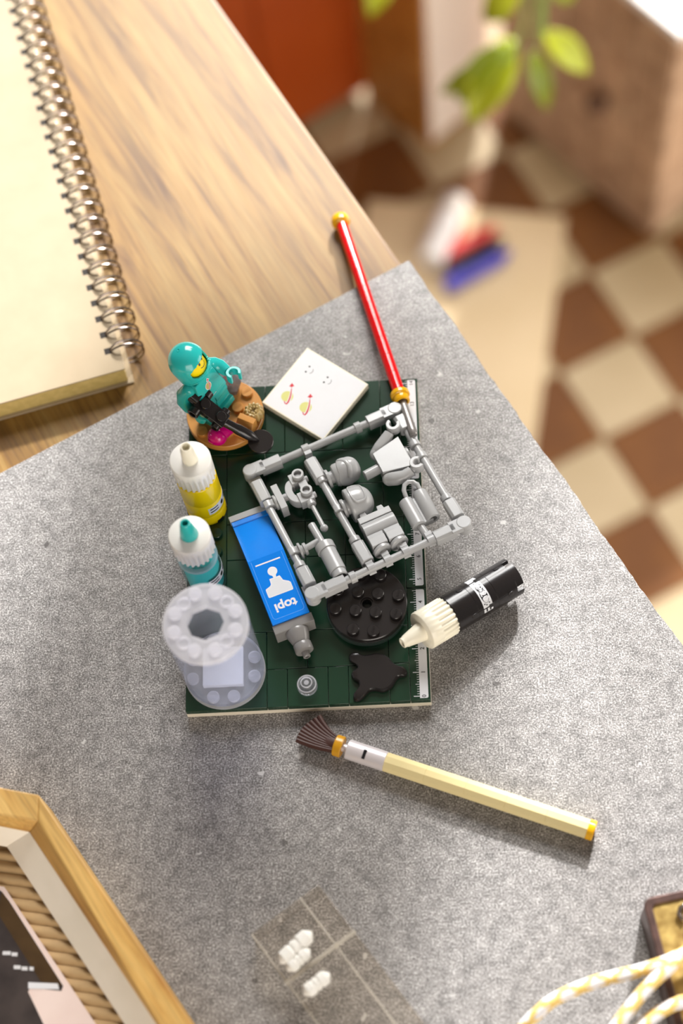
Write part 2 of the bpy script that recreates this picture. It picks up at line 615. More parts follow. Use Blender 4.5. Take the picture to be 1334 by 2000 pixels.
# ------------------------------------------------------------------ floor, wall
FZ = -740.0
def struct(o):
    o['kind'] = 'structure'
    return o
A_T = math.radians(26.5)                    # direction of the checker rows
TS = 81.0
ux = Vector((math.cos(A_T), math.sin(A_T), 0)); uy = Vector((-math.sin(A_T), math.cos(A_T), 0))
V1 = Vector((254.3, 523.3, FZ))
ceiling = struct(MB().box((-1500, -900, 1660), (1500, 1500, 1690)).build('ceiling', 'wall'))
floor = struct(MB().box((-1500, -900, FZ - 30), (1500, 1500, FZ - 2.0)).build('floor', 'grout', bevel=0))
protos = {}
for i in range(-6, 8):
    for j in range(-9, 9):
        c = V1 + ux * (i + 0.5) * TS + uy * (j + 0.5) * TS
        k = (i + j) % 2
        if not (-120 < c.x < 640 and 120 < c.y < 1190):
            continue
        if k not in protos:
            h = TS / 2 - 0.9
            mb = MB(frame_xyz(c, ux, uy)).box((-h, -h, -2.0), (h, h, 0))
            protos[k] = (mb.build('floor_tile', 'floor_dark' if k else 'floor_light', floor, smooth=False), c.copy())
        else:
            o, c0 = protos[k]
            clone(o, floor, c - c0)

# ------------------------------------------------------------------ desk and slab
Q = Vector((94.3, 207.3, 0))
E1 = Vector((0.4780, -0.8784, 0)).normalized()      # along the right edge, toward the viewer
W1 = Vector((-E1.y * -1, -E1.x, 0))
W1 = Vector((E1.y, -E1.x, 0)).normalized()          # inward, to the left
if W1.x > 0: W1 = -W1
TD = frame_xyz((0, 0, 0), E1, Vector((0, 0, 1)).cross(E1))
YI = Vector((0, 0, 1)).cross(E1)                    # local Y
sgn = 1 if YI.dot(W1) > 0 else -1
def dk(e, w, z):                                    # desk coordinates: along edge, inward from edge, height
    return Q + E1 * e + W1 * w + Vector((0, 0, z))
def slab_box(mb, e0, e1, w0, w1, z0, z1):
    vs = [dk(e0, w0, z0), dk(e1, w0, z0), dk(e1, w1, z0), dk(e0, w1, z0), dk(e0, w0, z1), dk(e1, w0, z1), dk(e1, w1, z1), dk(e0, w1, z1)]
    return mb.add(vs, [(3, 2, 1, 0), (4, 5, 6, 7), (0, 1, 5, 4), (1, 2, 6, 5), (2, 3, 7, 6), (3, 0, 4, 7)])
desk = thing('desk', dk(60, 330, FZ), 'pale oak desk with light edge carrying the grey slab', 'desk')
slab_box(MB(), -560, 620, 1.5, 660, -34, -6).build('desk_top', 'desk', desk, bevel=1.6, smooth=False)
for e, w in ((-500, 60), (-500, 600), (560, 60), (560, 600)):
    slab_box(MB(), e - 25, e + 25, w - 25, w + 25, FZ, -34).build('desk_leg', 'desk_side', desk, bevel=2)

# slab with a slightly chipped edge
rng = random.Random(4)
mb = MB()
NS = 150
edge = []
for i in range(NS + 1):
    e = 430.0 * i / NS
    edge.append(dk(e, 0.0 + rng.uniform(-0.28, 0.28) + 0.35 * math.sin(e * 0.11) * math.sin(e * 0.037), 0))
tops = [Vector((p.x, p.y, 0)) for p in edge] + [dk(430, 430, 0), dk(0, 430, 0)]
bots = [Vector((p.x, p.y, -6)) for p in edge] + [dk(430, 430, -6), dk(0, 430, -6)]
mb.frustum([tuple(p) for p in bots], [tuple(p) for p in tops])
slab = mb.build('stone_slab', 'stone', bevel=0.25, smooth=False, seg=1)
tag(slab, 'large speckled grey stone slab laid on the oak desk', 'slab')

# ------------------------------------------------------------------ notebook
hd = Vector((-0.258, 0.966, 0)).normalized()        # along the spine, away from the viewer
pd = Vector((hd.y, -hd.x, 0))                       # toward the spine side (right)
NB0 = Vector((-27.4, 156.6, 0))                     # near spine corner of the cover
def nb(a, d, z):
    return NB0 + hd * a + pd * d + Vector((0, 0, z))
def nb_box(mb, a0, a1, d0, d1, z0, z1):
    vs = [nb(a0, d0, z0), nb(a0, d1, z0), nb(a1, d1, z0), nb(a1, d0, z0), nb(a0, d0, z1), nb(a0, d1, z1), nb(a1, d1, z1), nb(a1, d0, z1)]
    return mb.add(vs, [(3, 2, 1, 0), (4, 5, 6, 7), (0, 1, 5, 4), (1, 2, 6, 5), (2, 3, 7, 6), (3, 0, 4, 7)])
book = thing('spiral_notebook', nb(125, -80, -6), 'pale kraft notebook with a double wire coil on the desk', 'notebook')
nb_box(MB(), 0, 252, -175, 0, 4.3, 5.0).build('front_cover', 'kraft', book, bevel=0.25)
nb_box(MB(), 0.6, 251, -174, -0.8, -5.2, 4.3).build('page_block', 'pages', book, bevel=0.2)
nb_box(MB(), -0.8, 252, -175, 1.6, -6.0, -5.2).build('back_cover', 'kraft', book, bevel=0.25)
PITCH = 8.37
ring0 = hole0 = None
for k in range(28):
    a = 10.7 + PITCH * k
    if ring0 is None:
        pts = []
        cz, cd = 1.0, 2.1
        for s_, off in ((1, -1.05), (-1, 1.05)):
            seq = []
            for i in range(25):
                t = math.radians(146 - 292 * i / 24.0 * 1.0) if s_ == 1 else math.radians(-146 + 292 * i / 24.0)
                taper = min(1.0, min(i, 24 - i) / 3.0)
                seq.append((off * (0.45 + 0.55 * taper), cd + 7.5 * math.cos(t), cz + 7.0 * math.sin(t)))
            pts += seq
        w = [nb(a + p[0], p[1], p[2]) for p in pts]
        ring0 = MB().tube(w, 0.42, 8, closed=True).build('coil_ring', 'wire', book)
        hole0 = nb_box(MB(), a - 1.5, a + 1.5, -6.6, -3.6, 4.97, 5.03).build('punched_hole', 'hole', book, smooth=False)  # flat dark patch on the uncut cover, painting the shade of a hole
    else:
        d = hd * PITCH * k
        clone(ring0, book, d)
        clone(hole0, book, d)

# ------------------------------------------------------------------ things on the floor, far below the desk
pad_c = [Vector((43.4, 799.2, FZ)), Vector((235.2, 766.5, FZ)), Vector((186.5, 504.5, FZ)), Vector((-5.3, 537.2, FZ))]
mb = MB()
mb.frustum([tuple(p) for p in pad_c], [tuple(p + Vector((0, 0, 5))) for p in pad_c])
pad = mb.build('paper_pad', 'pad', bevel=0.8)
tag(pad, 'beige paper pad lying on the checkered floor beyond the desk edge', 'paper pad')
PZ = FZ + 5
d = (Vector((103.3, 721.2, 0)) - Vector((131.1, 787.8, 0)))
p0 = Vector((131.5, 786, PZ + 13)); p1 = p0 + d.normalized() * 78
tube_t = thing('glue_stick', (p0.x, p0.y, PZ), 'stubby white glue stick lying on the beige pad on the floor', 'glue stick')
MB().lathe([(8, 0), (11.5, 3), (13, 8), (13, 24), (12.2, 24.6)], frame_z(p0, d), 32).build('cap', 'clay', tube_t)
MB().lathe([(12.2, 24.6), (12.4, 25), (12.4, 72), (13, 72.6), (13, 77), (12.4, 78)], frame_z(p0, d), 32).build('barrel', 'chest_top', tube_t)
cd_ = (Vector((173, 733, 0)) - Vector((108, 695, 0))).normalized()
cn_ = Vector((-cd_.y, cd_.x, 0))
for nm, off, mt, a0, a1, lb in (('crayon', 16, 'crayon_red', 6, 78, 'red crayon on the beige pad, nearest to the glue stick'),
                                ('crayon', 1, 'crayon_black', 14, 76, 'black crayon lying between the red and the blue one'),
                                ('crayon', -14, 'crayon_blue', 0, 74, 'blue crayon on the beige pad, farthest from the glue stick')):
    base = Vector((108, 700, PZ + 7.1)) + cn_ * off
    b0 = base + cd_ * a0
    L = a1 - a0
    t = thing(nm, (b0.x, b0.y, PZ), lb, 'crayon', 'crayons on the paper pad')
    MB().lathe([(6.8, 0), (7.0, 0.3), (7.0, L - 12), (6.4, L - 11)], frame_z(b0, cd_), 20).build('stick', mt, t)
    MB().lathe([(5.8, L - 11), (2.4, L - 1), (1.4, L)], frame_z(b0, cd_), 20).build('tip', mt, t)

# low chest of grey-brown boards
c0 = Vector((179.3, 904.0, FZ)); c1 = Vector((314.7, 742.7, FZ))
cx = (c1 - c0).normalized(); cy = Vector((-cx.y, cx.x, 0))
if cy.y < 0: cy = -cy
CT = frame_xyz(c0, cx, cy)
CL = (c1 - c0).length
chest = thing('chest', c0 + cx * CL / 2 + cy * 100, 'low grey-brown board chest with a white top in the far corner', 'chest')
MB(CT).box((2, 3, 6), (CL - 2, 198, 268)).build('carcass', 'chest_wood', chest, bevel=0.8)
for i in range(5):
    a = CL * i / 5.0
    MB(CT).box((a + 0.8, -1.5, 4), (a + CL / 5 - 0.8, 3, 262)).build('board', 'chest_wood', chest, bevel=1.0)
for i in range(4):
    a = 200 * i / 4.0
    MB(CT).box((CL - 2, a + 0.8, 4), (CL + 2, a + 49.2, 262)).build('side_board', 'chest_wood', chest, bevel=1.0)
MB(CT).box((-6, -5, 268), (CL + 6, 204, 277)).build('lid', 'chest_top', chest, bevel=1.5)
kn = Vector((268.4, 797.9, FZ + 137)) - cy * 1.5
MB().lathe([(5, 0), (5, 5), (10, 9), (12, 13), (9, 17), (0.1, 18.5)], frame_z(kn, -cy), 24).build('knob', 'knob_dark', chest)
for a, b in ((10, 10), (CL - 10, 10), (10, 190), (CL - 10, 190)):
    MB(CT).box((a - 8, b - 8, 0), (a + 8, b + 8, 6)).build('foot', 'knob_dark', chest)

# white-fronted oak cupboard
c0 = Vector((104.5, 861.5, FZ))
fx = Vector((0.734, 0.679, 0)).normalized(); sy = Vector((-fx.y, fx.x, 0))
KT = frame_xyz(c0, fx, sy)
cup = thing('cupboard', c0 + fx * 40 + sy * 35, 'oak cupboard with a pale front panel behind the beige pad', 'cupboard')
MB(KT).box((0, 0, 0), (82, 88, 560)).build('oak_side', 'gold_oak', cup, bevel=0.8)
MB(KT).box((2.5, -4, 8), (82, 0, 556)).build('front_panel', 'panel_white', cup, bevel=0.8)
MB(KT).box((0, -1.5, 0), (82, 0, 7.5)).build('plinth', 'gold_oak', cup)

# orange cabinet
c0 = Vector((46.0, 932.0, FZ)); ox = (Vector((-10.6, 892.0, 0)) - Vector((44.3, 926.5, 0))).normalized(); oy = Vector((ox.y, -ox.x, 0))
if oy.y < 0: oy = -oy
OT = frame_xyz(c0 + ox * 220, -ox, oy)
orange = thing('storage_cabinet', c0 + ox * 110 + oy * 80, 'orange painted cabinet behind the far end of the desk', 'cabinet')
mb = MB(OT); mb.box((0, 0, 10), (220, 70, 600)); mb.build('body', 'orange', orange, bevel=1.5)
MB(OT).box((3, -3, 12), (109, 0, 596)).build('door', 'orange', orange, bevel=1)
MB(OT).box((111, -3, 12), (217, 0, 596)).build('door', 'orange', orange, bevel=1)
for k in (100, 120):
    MB(OT).cyl((k, -3, 400), (k, -14, 400), 5, 6, 16).build('door_knob', 'knob_dark', orange)
MB(OT).box((8, 10, 0), (212, 64, 10)).build('plinth', 'knob_dark', orange)

# trailing plant on the chest
def leaf_mb(base, tip, width, sag, up=(0, -0.5, 0.86)):
    b, t = Vector(base), Vector(tip)
    d = t - b
    L = d.length
    d.normalize()
    s = d.cross(Vector(up)).normalized()
    n = s.cross(d)
    mb = MB()
    vs, fs = [], []
    NU, NV = 12, 6
    for i in range(NU + 1):
        u = i / NU
        w = width * 0.5 * (math.sin(math.pi * min(1, u * 0.98 + 0.02)) ** 0.75) * (1.15 - 0.35 * u)
        cen = b + d * (L * u) - n * (sag * math.sin(math.pi * u) * -1)
        for j in range(NV + 1):
            v = j / NV * 2 - 1
            vs.append(cen + s * (w * v) + n * (abs(v) * w * 0.28))
    for i in range(NU):
        for j in range(NV):
            a = i * (NV + 1) + j
            fs.append((a, a + 1, a + NV + 2, a + NV + 1))
    mb.add(vs, fs)
    return mb
plant = thing('trailing_plant', (262, 905, FZ + 277), 'trailing green plant whose leaves hang before the pale cupboard', 'plant')
pot_T = Tr(262, 905, FZ + 277)
MB(pot_T).lathe([(34, 0), (38, 3), (46, 74), (48, 76), (48, 82), (44, 82), (42, 74), (0.1, 72)], seg=40).build('pot', 'clay', plant)
LZ = FZ + 340
LEAVES = [
    # base, tip, width, material
    ((162, 655, -392), (116, 662, -430), 17, 'leaf'),
    ((172, 672, -385), (137, 632, -430), 34, 'leaf_light'),
    ((164, 664, -382), (129, 644, -420), 22, 'leaf'),
    ((187, 664, -390), (198, 640, -428), 18, 'leaf'),
    ((196, 676, -385), (231, 662, -415), 22, 'leaf_light'),
    ((84, 752, -380), (64, 722, -410), 24, 'leaf_light'),
    ((180, 706, -370), (152, 704, -400), 24, 'leaf_light'),
    ((200, 712, -366), (222, 712, -392), 22, 'leaf'),
    ((190, 760, -340), (170, 770, -372), 26, 'leaf'),
    ((215, 800, -300), (180, 830, -330), 28, 'leaf_light'),
    ((240, 850, -300), (290, 830, -320), 28, 'leaf'),
]
for b, t, w, mt in LEAVES:
    leaf_mb(b, t, w, 4).build('leaf', mt, plant, solid=0.6)
top = Vector((262, 905, FZ + 352))
for pts in ([top, (240, 850, -290), (205, 770, -320), (188, 705, -365), (176, 668, -386), (162, 655, -392)],
            [top, (235, 860, -280), (210, 770, -330), (196, 700, -372), (190, 668, -388)],
            [top, (220, 870, -270), (150, 820, -310), (110, 775, -355), (84, 752, -380)],
            [top, (250, 850, -300), (215, 760, -340), (200, 712, -366), (196, 676, -385)]):
    # smooth the control points
    P = [Vector(p) for p in pts]
    out = []
    for i in range(len(P) - 1):
        a = P[max(i - 1, 0)]; b = P[i]; c = P[i + 1]; e = P[min(i + 2, len(P) - 1)]
        for k in range(6):
            t = k / 6.0
            out.append(0.5 * ((2 * b) + (c - a) * t + (2 * a - 5 * b + 4 * c - e) * t * t + (-a + 3 * b - 3 * c + e) * t ** 3))
    out.append(P[-1])
    MB().tube(out, 1.6, 8).build('stem', 'stem', plant)

# ------------------------------------------------------------------ added lamp-shaped drum, out of view, that keeps the sun off the mat
LX, LY, LZ_ = 240.0, 900.0, 485.0
blocker = thing('pendant_lamp', (LX, LY, LZ_), 'pale drum pendant lamp hanging beyond the desk', 'lamp')
mb = MB(Tr(LX, LY, LZ_)).lathe([(95, 0), (96, 0), (96, 165), (95, 165)], seg=64, closed=True)
mb.build('lamp_shade', 'lamp_cloth', blocker)
MB(Tr(LX, LY, LZ_)).cyl((0, 0, 100), (0, 0, 1660 - LZ_), 2.5, seg=10).build('flex', 'knob_dark', blocker)
MB(Tr(LX, LY, LZ_)).lathe([(2, 40), (22, 55), (28, 78), (18, 104), (12, 112), (12, 130), (3, 132)], seg=24).build('bulb', 'clay', blocker)
for a in (0, 120, 240):
    MB(Tr(LX, LY, LZ_) @ Rz(a)).cyl((0, 0, 128), (95, 0, 160), 1.2, seg=8).build('shade_spoke', 'knob_dark', blocker)

# ------------------------------------------------------------------ cutting-mat model (8 mm grid)
ZT = 6.4
mat = thing('cutting_mat', (48, 72, 0), 'dark green tiled cutting mat with a ruler edge on the grey slab', 'cutting mat')
MB().box((0, 0, 0), (96, 144, 3.2)).build('base_plate', 'cream', mat, bevel=0.15)
TILES = [(0, 0, 4, 2), (4, 0, 1, 2), (5, 0, 2, 2), (7, 0, 1, 2), (8, 0, 2, 2), (10, 0, 1, 2),
         (0, 2, 2, 2), (2, 2, 2, 2), (4, 2, 2, 2), (6, 2, 4, 2), (10, 2, 1, 2),
         (0, 4, 2, 2), (2, 4, 4, 4), (6, 4, 2, 4), (8, 4, 2, 4), (10, 4, 1, 6),
         (2, 8, 4, 2), (6, 8, 2, 2), (8, 8, 2, 2), (2, 10, 2, 4), (4, 10, 2, 4), (6, 10, 2, 2), (8, 10, 2, 2),
         (10, 10, 1, 2), (6, 12, 4, 2), (10, 12, 1, 2), (0, 12, 2, 2),
         (0, 14, 2, 4), (2, 14, 2, 4), (4, 14, 1, 4), (5, 14, 1, 4), (6, 14, 2, 4), (8, 14, 2, 4), (10, 14, 1, 4)]
protos = {}
for x, y, w, h in TILES:
    key = (w, h)
    if key not in protos:
        o = MB().box((x * 8 + 0.1, y * 8 + 0.1, 3.2), ((x + w) * 8 - 0.1, (y + h) * 8 - 0.1, ZT)).build('mat_tile', 'green', mat, bevel=0.16)
        protos[key] = (o, x, y)
    else:
        o, x0, y0 = protos[key]
        clone(o, mat, ((x - x0) * 8, (y - y0) * 8, 0))
mb = MB().box((0.1, 48.1, 3.2), (15.9, 95.9, ZT)).build('studded_plate', 'green', mat, bevel=0.12)
s0 = None
for x in (4, 12):
    for y in (68, 76):
        if s0 is None:
            s0 = stud(MB(), x, y, ZT, 0).build('stud', 'green', mb); s00 = (x, y)
        else:
            clone(s0, mb, (x - s00[0], y - s00[1], 0))
for k in range(3):
    y0 = 48 * k
    rt = MB().box((88.1, y0 + 0.1, 3.2), (95.9, y0 + 47.9, ZT)).build('ruler_tile', 'green', mat, bevel=0.16)
    # printed scale
    mb = MB()
    r = 0.7
    x0, x1, ya, yb = 91.7, 95.0, y0 + 0.9, y0 + 47.2
    poly = [(x0, ya), (x1 - r, ya)] + [(x1 - r + r * math.sin(t), ya + r - r * math.cos(t)) for t in (0.4, 0.8, 1.2, 1.57)] + \
           [(x1 - r + r * math.cos(t), yb - r + r * math.sin(t)) for t in (0, 0.4, 0.8, 1.2, 1.57)] + [(x0, yb)]
    mb.prism(poly, ZT, ZT + 0.035)
    for mm in range(0, 150):
        y = 1.75 + mm * 1.0
        if ya + 0.2 < y < yb - 0.1:
            L, w = (2.4, 0.30) if mm % 10 == 0 else ((1.5, 0.2) if mm % 5 == 0 else (0.95, 0.18))
            mb.box((x0 - L, y - w / 2, ZT), (x0 + 0.05, y + w / 2, ZT + 0.03))
    mb.build('printed_scale', 'print_white', rt, smooth=False)
    mb = MB()
    for n in range(15):
        y = 1.75 + 10.0 * n
        if y0 < y < y0 + 47.5:
            T = frame_xyz((93.4, y, ZT + 0.06), (0, 1, 0), (-1, 0, 0))
            mb.text(str(n), 2.3, T, 0.02, 0.02)
    mb.build('printed_numerals', 'print_black', rt, smooth=False)

# ------------------------------------------------------------------ dropper bottles
def bottle(T, name, label, body, cap, nozzle, kind, nz_r=(2.9, 2.1, 1.35)):
    base = T @ Vector((0, 0, 0))
    t = thing(name, base, label, 'bottle', 'dropper bottles around the mat')
    if kind == 'clear':
        MB(T).lathe([(7.9, 0), (8, 0.1), (8, 28.9), (7.6, 29.0), (7.3, 29.0), (7.3, 0.0)], seg=48, closed=True).build('body', body, t)
        MB(T).lathe([(6.6, 0.2), (7.0, 0.5), (7.0, 21.6), (6.8, 22), (0.05, 22)], seg=48).build('inner_core', 'teal_bright', t)
        MB(T).ring((0, 0, 22.2), (0, 0, 23.8), 7.95, 6.4, 48).build('clear_collar', 'clear_frost', t)
        for a in range(4):
            X = T @ Rz(45 + 90 * a) @ Tr(4.4, 0, 22)
            MB(X).lathe([(2.4, 0), (2.4, 1.5), (2.2, 1.7), (0.05, 1.7)], seg=20).build('inner_stud', 'teal_bright', t)
    else:
        prof = [(6.6, 0)]
        if kind == 'yellow':
            prof = [(7.6, 0.0), (8.0, 0.2), (8.0, 6.3), (7.93, 6.45), (8.0, 6.6), (8.0, 15.9), (7.95, 16.0), (8.0, 16.1), (8.0, 28.6), (7.7, 28.9)]
        else:
            prof = [(7.6, 0.0), (8.0, 0.2), (8.0, 9.5), (7.9, 9.6), (8.0, 9.7), (8.0, 19.1), (7.9, 19.2), (8.0, 19.3), (8.0, 28.6), (7.7, 28.9)]
        bd = MB(T).lathe(prof, seg=64).build('body', body, t)
        if kind == 'yellow':
            for a in (-100, -45, 10, 100, 190):
                X = T @ Rz(a) @ Tr(8, 0, 0)
                MB(X).box((-0.5, -1.6, 0), (0.12, 1.6, 1.5)).build('clutch_notch', 'print_black', bd, label='dark notch at the foot')
        else:
            # latch nubs, and the deep notches of the far end
            for h in (2.5, 12.1, 20.5):
                for a in (-62, 28, 118, 208):
                    X = T @ Rz(a) @ Tr(8.0, 0, h)
                    MB(X).box((-0.6, -0.8, 0), (0.35, 0.8, 2.2)).build('latch_nub', body, bd, bevel=0.15)
            for a in (-62, 28, 118, 208):
                X = T @ Rz(a)
                MB(X).box((7.7, -0.3, 2.2), (8.12, 0.3, 22.5)).build('seam_rib', body, bd, bevel=0.1)
            pr = []
            for (a0, a1) in ((-55, 15), (35, 105), (125, 195), (215, 285)):
                mbx = MB(T)
                n = 14
                vs, fs = [], []
                for i in range(n + 1):
                    q = math.radians(a0 + (a1 - a0) * i / n)
                    for rr in (6.4, 8.0):
                        for z in (-3.2, 0.3):
                            vs.append((rr * math.cos(q), rr * math.sin(q), z))
                for i in range(n):
                    a = i * 4; b = a + 4
                    fs += [(a, a + 1, b + 1, b), (a + 2, b + 2, b + 3, a + 3), (a, b, b + 2, a + 2), (a + 1, a + 3, b + 3, b + 1)]
                fs += [(0, 2, 3, 1), (n * 4, n * 4 + 1, n * 4 + 3, n * 4 + 2)]
                mbx.add(vs, fs)
                mbx.build('end_lug', body, bd, bevel=0.15)
    def rf(r, h, a):
        if 28.9 < h < 36.4 and r > 7:
            c = math.cos(a * 23)
            return r - 0.36 + 0.36 * max(-1, min(1, c * 1.6))
        return r
    prof = [(6.0, 28.95), (7.9, 28.96), (8.02, 29.2), (8.02, 35.6), (8.02, 36.6), (8.02, 41.2), (7.65, 41.6), (0.05, 41.6)]
    cp = MB(T).lathe(prof, seg=230, rfun=rf).build('cap', cap, t, ang=50)
    a, b, h = nz_r
    MB(T).lathe([(a, 41.5), (a, 42.2), (b + 0.35, 49.4), (b, 50.2), (b, 50.9), (b - 0.25, 51.2), (h + 0.2, 51.2), (h, 51.0), (h, 47.0), (0.05, 46.8)], seg=40).build('nozzle', nozzle, t)
    return t

def label_strip(T, parent, r, h0, h1, a0, a1, marks):
    """curved sticker round a bottle: angles in degrees, heights in mm"""
    mb = MB(T)
    n = 24
    vs, fs = [], []
    for i in range(n + 1):
        q = math.radians(a0 + (a1 - a0) * i / n)
        for rr in (r, r + 0.07):
            for z in (h0, h1):
                vs.append((rr * math.cos(q), rr * math.sin(q), z))
    for i in range(n):
        a = i * 4; b = a + 4
        fs += [(a, a + 1, b + 1, b), (a + 2, b + 2, b + 3, a + 3), (a, b, b + 2, a + 2), (a + 1, a + 3, b + 3, b + 1)]
    fs += [(0, 2, 3, 1), (n * 4, n * 4 + 1, n * 4 + 3, n * 4 + 2)]
    mb.add(vs, fs)
    st = mb.build('sticker', 'print_grey', parent)
    def wrap(rad, ac, zc):
        def w(p):
            q = math.radians(ac) + p[0] / rad
            rr = rad + p[2]
            return (rr * math.cos(q), rr * math.sin(q), zc + p[1])
        return w
    def patch(x0, x1, z0, z1, lift, mt, name):
        m2 = MB(T)
        vs, fs = [], []
        k = 10
        for i in range(k + 1):
            q = math.radians(x0 + (x1 - x0) * i / k)
            for z in (z0, z1):
                rr = r + lift
                vs.append((rr * math.cos(q), rr * math.sin(q), z))
        fs = [(2 * i, 2 * i + 2, 2 * i + 3, 2 * i + 1) for i in range(k)]
        m2.add(vs, fs)
        m2.build(name, mt, parent=st)
    for mk in marks:
        if mk[0] == 'bar':
            patch(mk[1], mk[2], mk[3], mk[4], 0.10, 'print_black', 'printed_bar')
        elif mk[0] == 'blob':
            _, ac, zc, ra, rz = mk
            m2 = MB(T)
            k = 24
            vs = [((r + 0.10) * math.cos(math.radians(ac)), (r + 0.10) * math.sin(math.radians(ac)), zc)]
            for i in range(k):
                q = 2 * math.pi * i / k
                aa = math.radians(ac + ra * math.cos(q))
                vs.append(((r + 0.10) * math.cos(aa), (r + 0.10) * math.sin(aa), zc + rz * math.sin(q)))
            m2.add(vs, [(0, 1 + i, 1 + (i + 1) % k) for i in range(k)])
            m2.build('printed_spot', 'print_black', st)
        elif mk[0] == 'text':
            _, s_, ac, zc, size, mt = mk
            m2 = MB(T)
            m2.text(s_, size, None, 0.015, 0.03, wrap=wrap(r + 0.14, ac, zc))
            m2.build('printed_figure', mt, st, smooth=False)
    return st

yb_ = bottle(Tr(8, 88, ZT), 'dropper_bottle', 'yellow dropper bottle with white cap and cream tip on the mat', 'yellow', 'white', 'offwhite', 'yellow', (3.1, 2.15, 1.5))
label_strip(Tr(8, 88, ZT), yb_, 8.0, 8.6, 13.6, -72, 45,
            [('bar', -66, -38, 12.0, 12.7), ('bar', -66, -38, 10.0, 10.7), ('text', '0', 2, 11.1, 4.0, 'print_black'), ('blob', -20, 11.1, 7, 1.2)])
tb_ = bottle(Tr(8, 56, ZT), 'dropper_bottle', 'clear dropper bottle of teal with teal tip behind the jar', 'clear_tint', 'white', 'teal', 'clear', (3.5, 1.9, 1.2))
label_strip(Tr(8, 56, ZT), tb_, 8.0, 8.6, 13.6, -68, 45,
            [('bar', -62, -34, 12.0, 12.7), ('bar', -62, -34, 10.0, 10.7), ('text', '0', 2, 11.1, 4.0, 'print_black'), ('blob', -18, 11.1, 7, 1.2)])
N = Vector((85.8, 20.1, 16.6)); Eb = Vector((129.3, 49.2, 8.25))
d = (N - Eb).normalized()
T = frame_z(N - d * 51.2, d)
bb_ = bottle(T, 'dropper_bottle', 'black dropper bottle with cream cap lying half off the mat', 'black', 'offwhite', 'offwhite', 'black', (3.9, 2.15, 1.3))
# angle that faces up on the lying bottle
upv = T.to_3x3().inverted() @ Vector((0.1, -0.25, 1))
aup = math.degrees(math.atan2(upv.y, upv.x))
label_strip(T, bb_, 8.0, 12.6, 16.9, aup - 62, aup + 68, [])
sgn_ = 1
lab = bb_
def wrap_axis(T, rad, ac, zc):
    return lambda p: ((rad + p[2]) * math.cos(math.radians(ac) - p[0] / rad), (rad + p[2]) * math.sin(math.radians(ac) - p[0] / rad), zc - p[1])
# printed marks of the black bottle, read round the bottle
def black_marks(dirn):
    st = [o for o in bpy.data.objects if o.name.startswith('sticker') and o.parent == bb_][0]
    zc = 14.75
    def ang(a): return aup + dirn * a
    m2 = MB(T)
    for a, ra, rz in ((-17, 15, 1.5), (10, 22, 1.6)):
        k = 28
        vs = [(8.09 * math.cos(math.radians(ang(a))), 8.09 * math.sin(math.radians(ang(a))), zc)]
        for i in range(k):
            q = 2 * math.pi * i / k
            aa = math.radians(ang(a + ra * math.cos(q)))
            vs.append((8.09 * math.cos(aa), 8.09 * math.sin(aa), zc + rz * math.sin(q)))
        m2.add(vs, [(0, 1 + i, 1 + (i + 1) % k) for i in range(k)])
    for zz in (13.5, 15.2):
        for i in range(6):
            a, b = ang(45 + 2.6 * i), ang(45 + 2.6 * (i + 1))
            m2.add([(8.09 * math.cos(math.radians(q)), 8.09 * math.sin(math.radians(q)), z) for q in (a, b) for z in (zz, zz + 0.75)], [(0, 2, 3, 1)])
    for a, z in ((34, 13.8), (37, 15.2), (33, 16.0), (-36, 15.3), (-39, 14.0)):
        k = 8
        vs = []
        for i in range(k):
            q = 2 * math.pi * i / k
            aa = math.radians(ang(a + 2.2 * math.cos(q)))
            vs.append((8.09 * math.cos(aa), 8.09 * math.sin(aa), z + 0.32 * math.sin(q)))
        m2.add(vs, [tuple(range(k))])
    m2.build('printed_marks', 'print_black', st, smooth=False)
    for s_, a in (('9', -16), ('20', 11)):
        MB(T).text(s_, 3.7, None, 0.015, 0.03, wrap=wrap_axis(T, 8.13, ang(a), zc)).build('printed_figure', 'print_white', st, smooth=False)
black_marks(-1)

# ------------------------------------------------------------------ clear jar
JX, JY = 15.6, 16.0
jar = thing('clear_jar', (JX, JY, ZT), 'round clear jar with a studded ring top on the mat corner', 'jar')
JT = Tr(JX, JY, ZT)
mb = MB(JT).lathe([(15.5, 0), (16, 0.3), (16, 2.9), (15.8, 3.2), (0.05, 3.2)], seg=64)
bp = mb.build('jar_base', 'clear_frost', jar)
mb = MB(JT)
for i in (-12, -4, 4, 12):
    for j in (-12, -4, 4, 12):
        if abs(i) + abs(j) in (16,) or (abs(i), abs(j)) == (4, 4):
            if (abs(i), abs(j)) != (4, 4):
                st = stud(MB(JT), i, j, 3.2, 0).build('stud', 'clear_frost', bp)
MB(JT).box((-7.9, -7.9, 3.3), (7.9, 7.9, 6.3)).build('white_block', 'print_white', jar, bevel=0.2, label='square white block inside the jar')
MB(JT).lathe([(15.6, 3.2), (15.8, 3.3), (15.8, 46.2), (15.6, 46.4), (14.9, 46.4), (14.9, 3.2)], seg=96, closed=True).build('jar_wall', 'clear_wall', jar)
def rj(r, h, a):
    if r < 9:
        k = 8
        w = math.pi / k
        q = (a % (2 * w)) - w
        return r * math.cos(w) / math.cos(q)
    return r
jt = MB(JT).lathe([(6.9, 46.4), (15.4, 46.4), (15.8, 46.7), (15.8, 49.3), (15.5, 49.6), (6.9, 49.6)], seg=96, rfun=rj, closed=True).build('jar_top', 'clear_frost', jar)
for i in (-12, -4, 4, 12):
    for j in (-12, -4, 4, 12):
        if (abs(i), abs(j)) in ((12, 4), (4, 12)):
            stud(MB(JT), i * 0.93, j * 0.93, 49.6, 0).build('stud', 'clear_frost', jt)
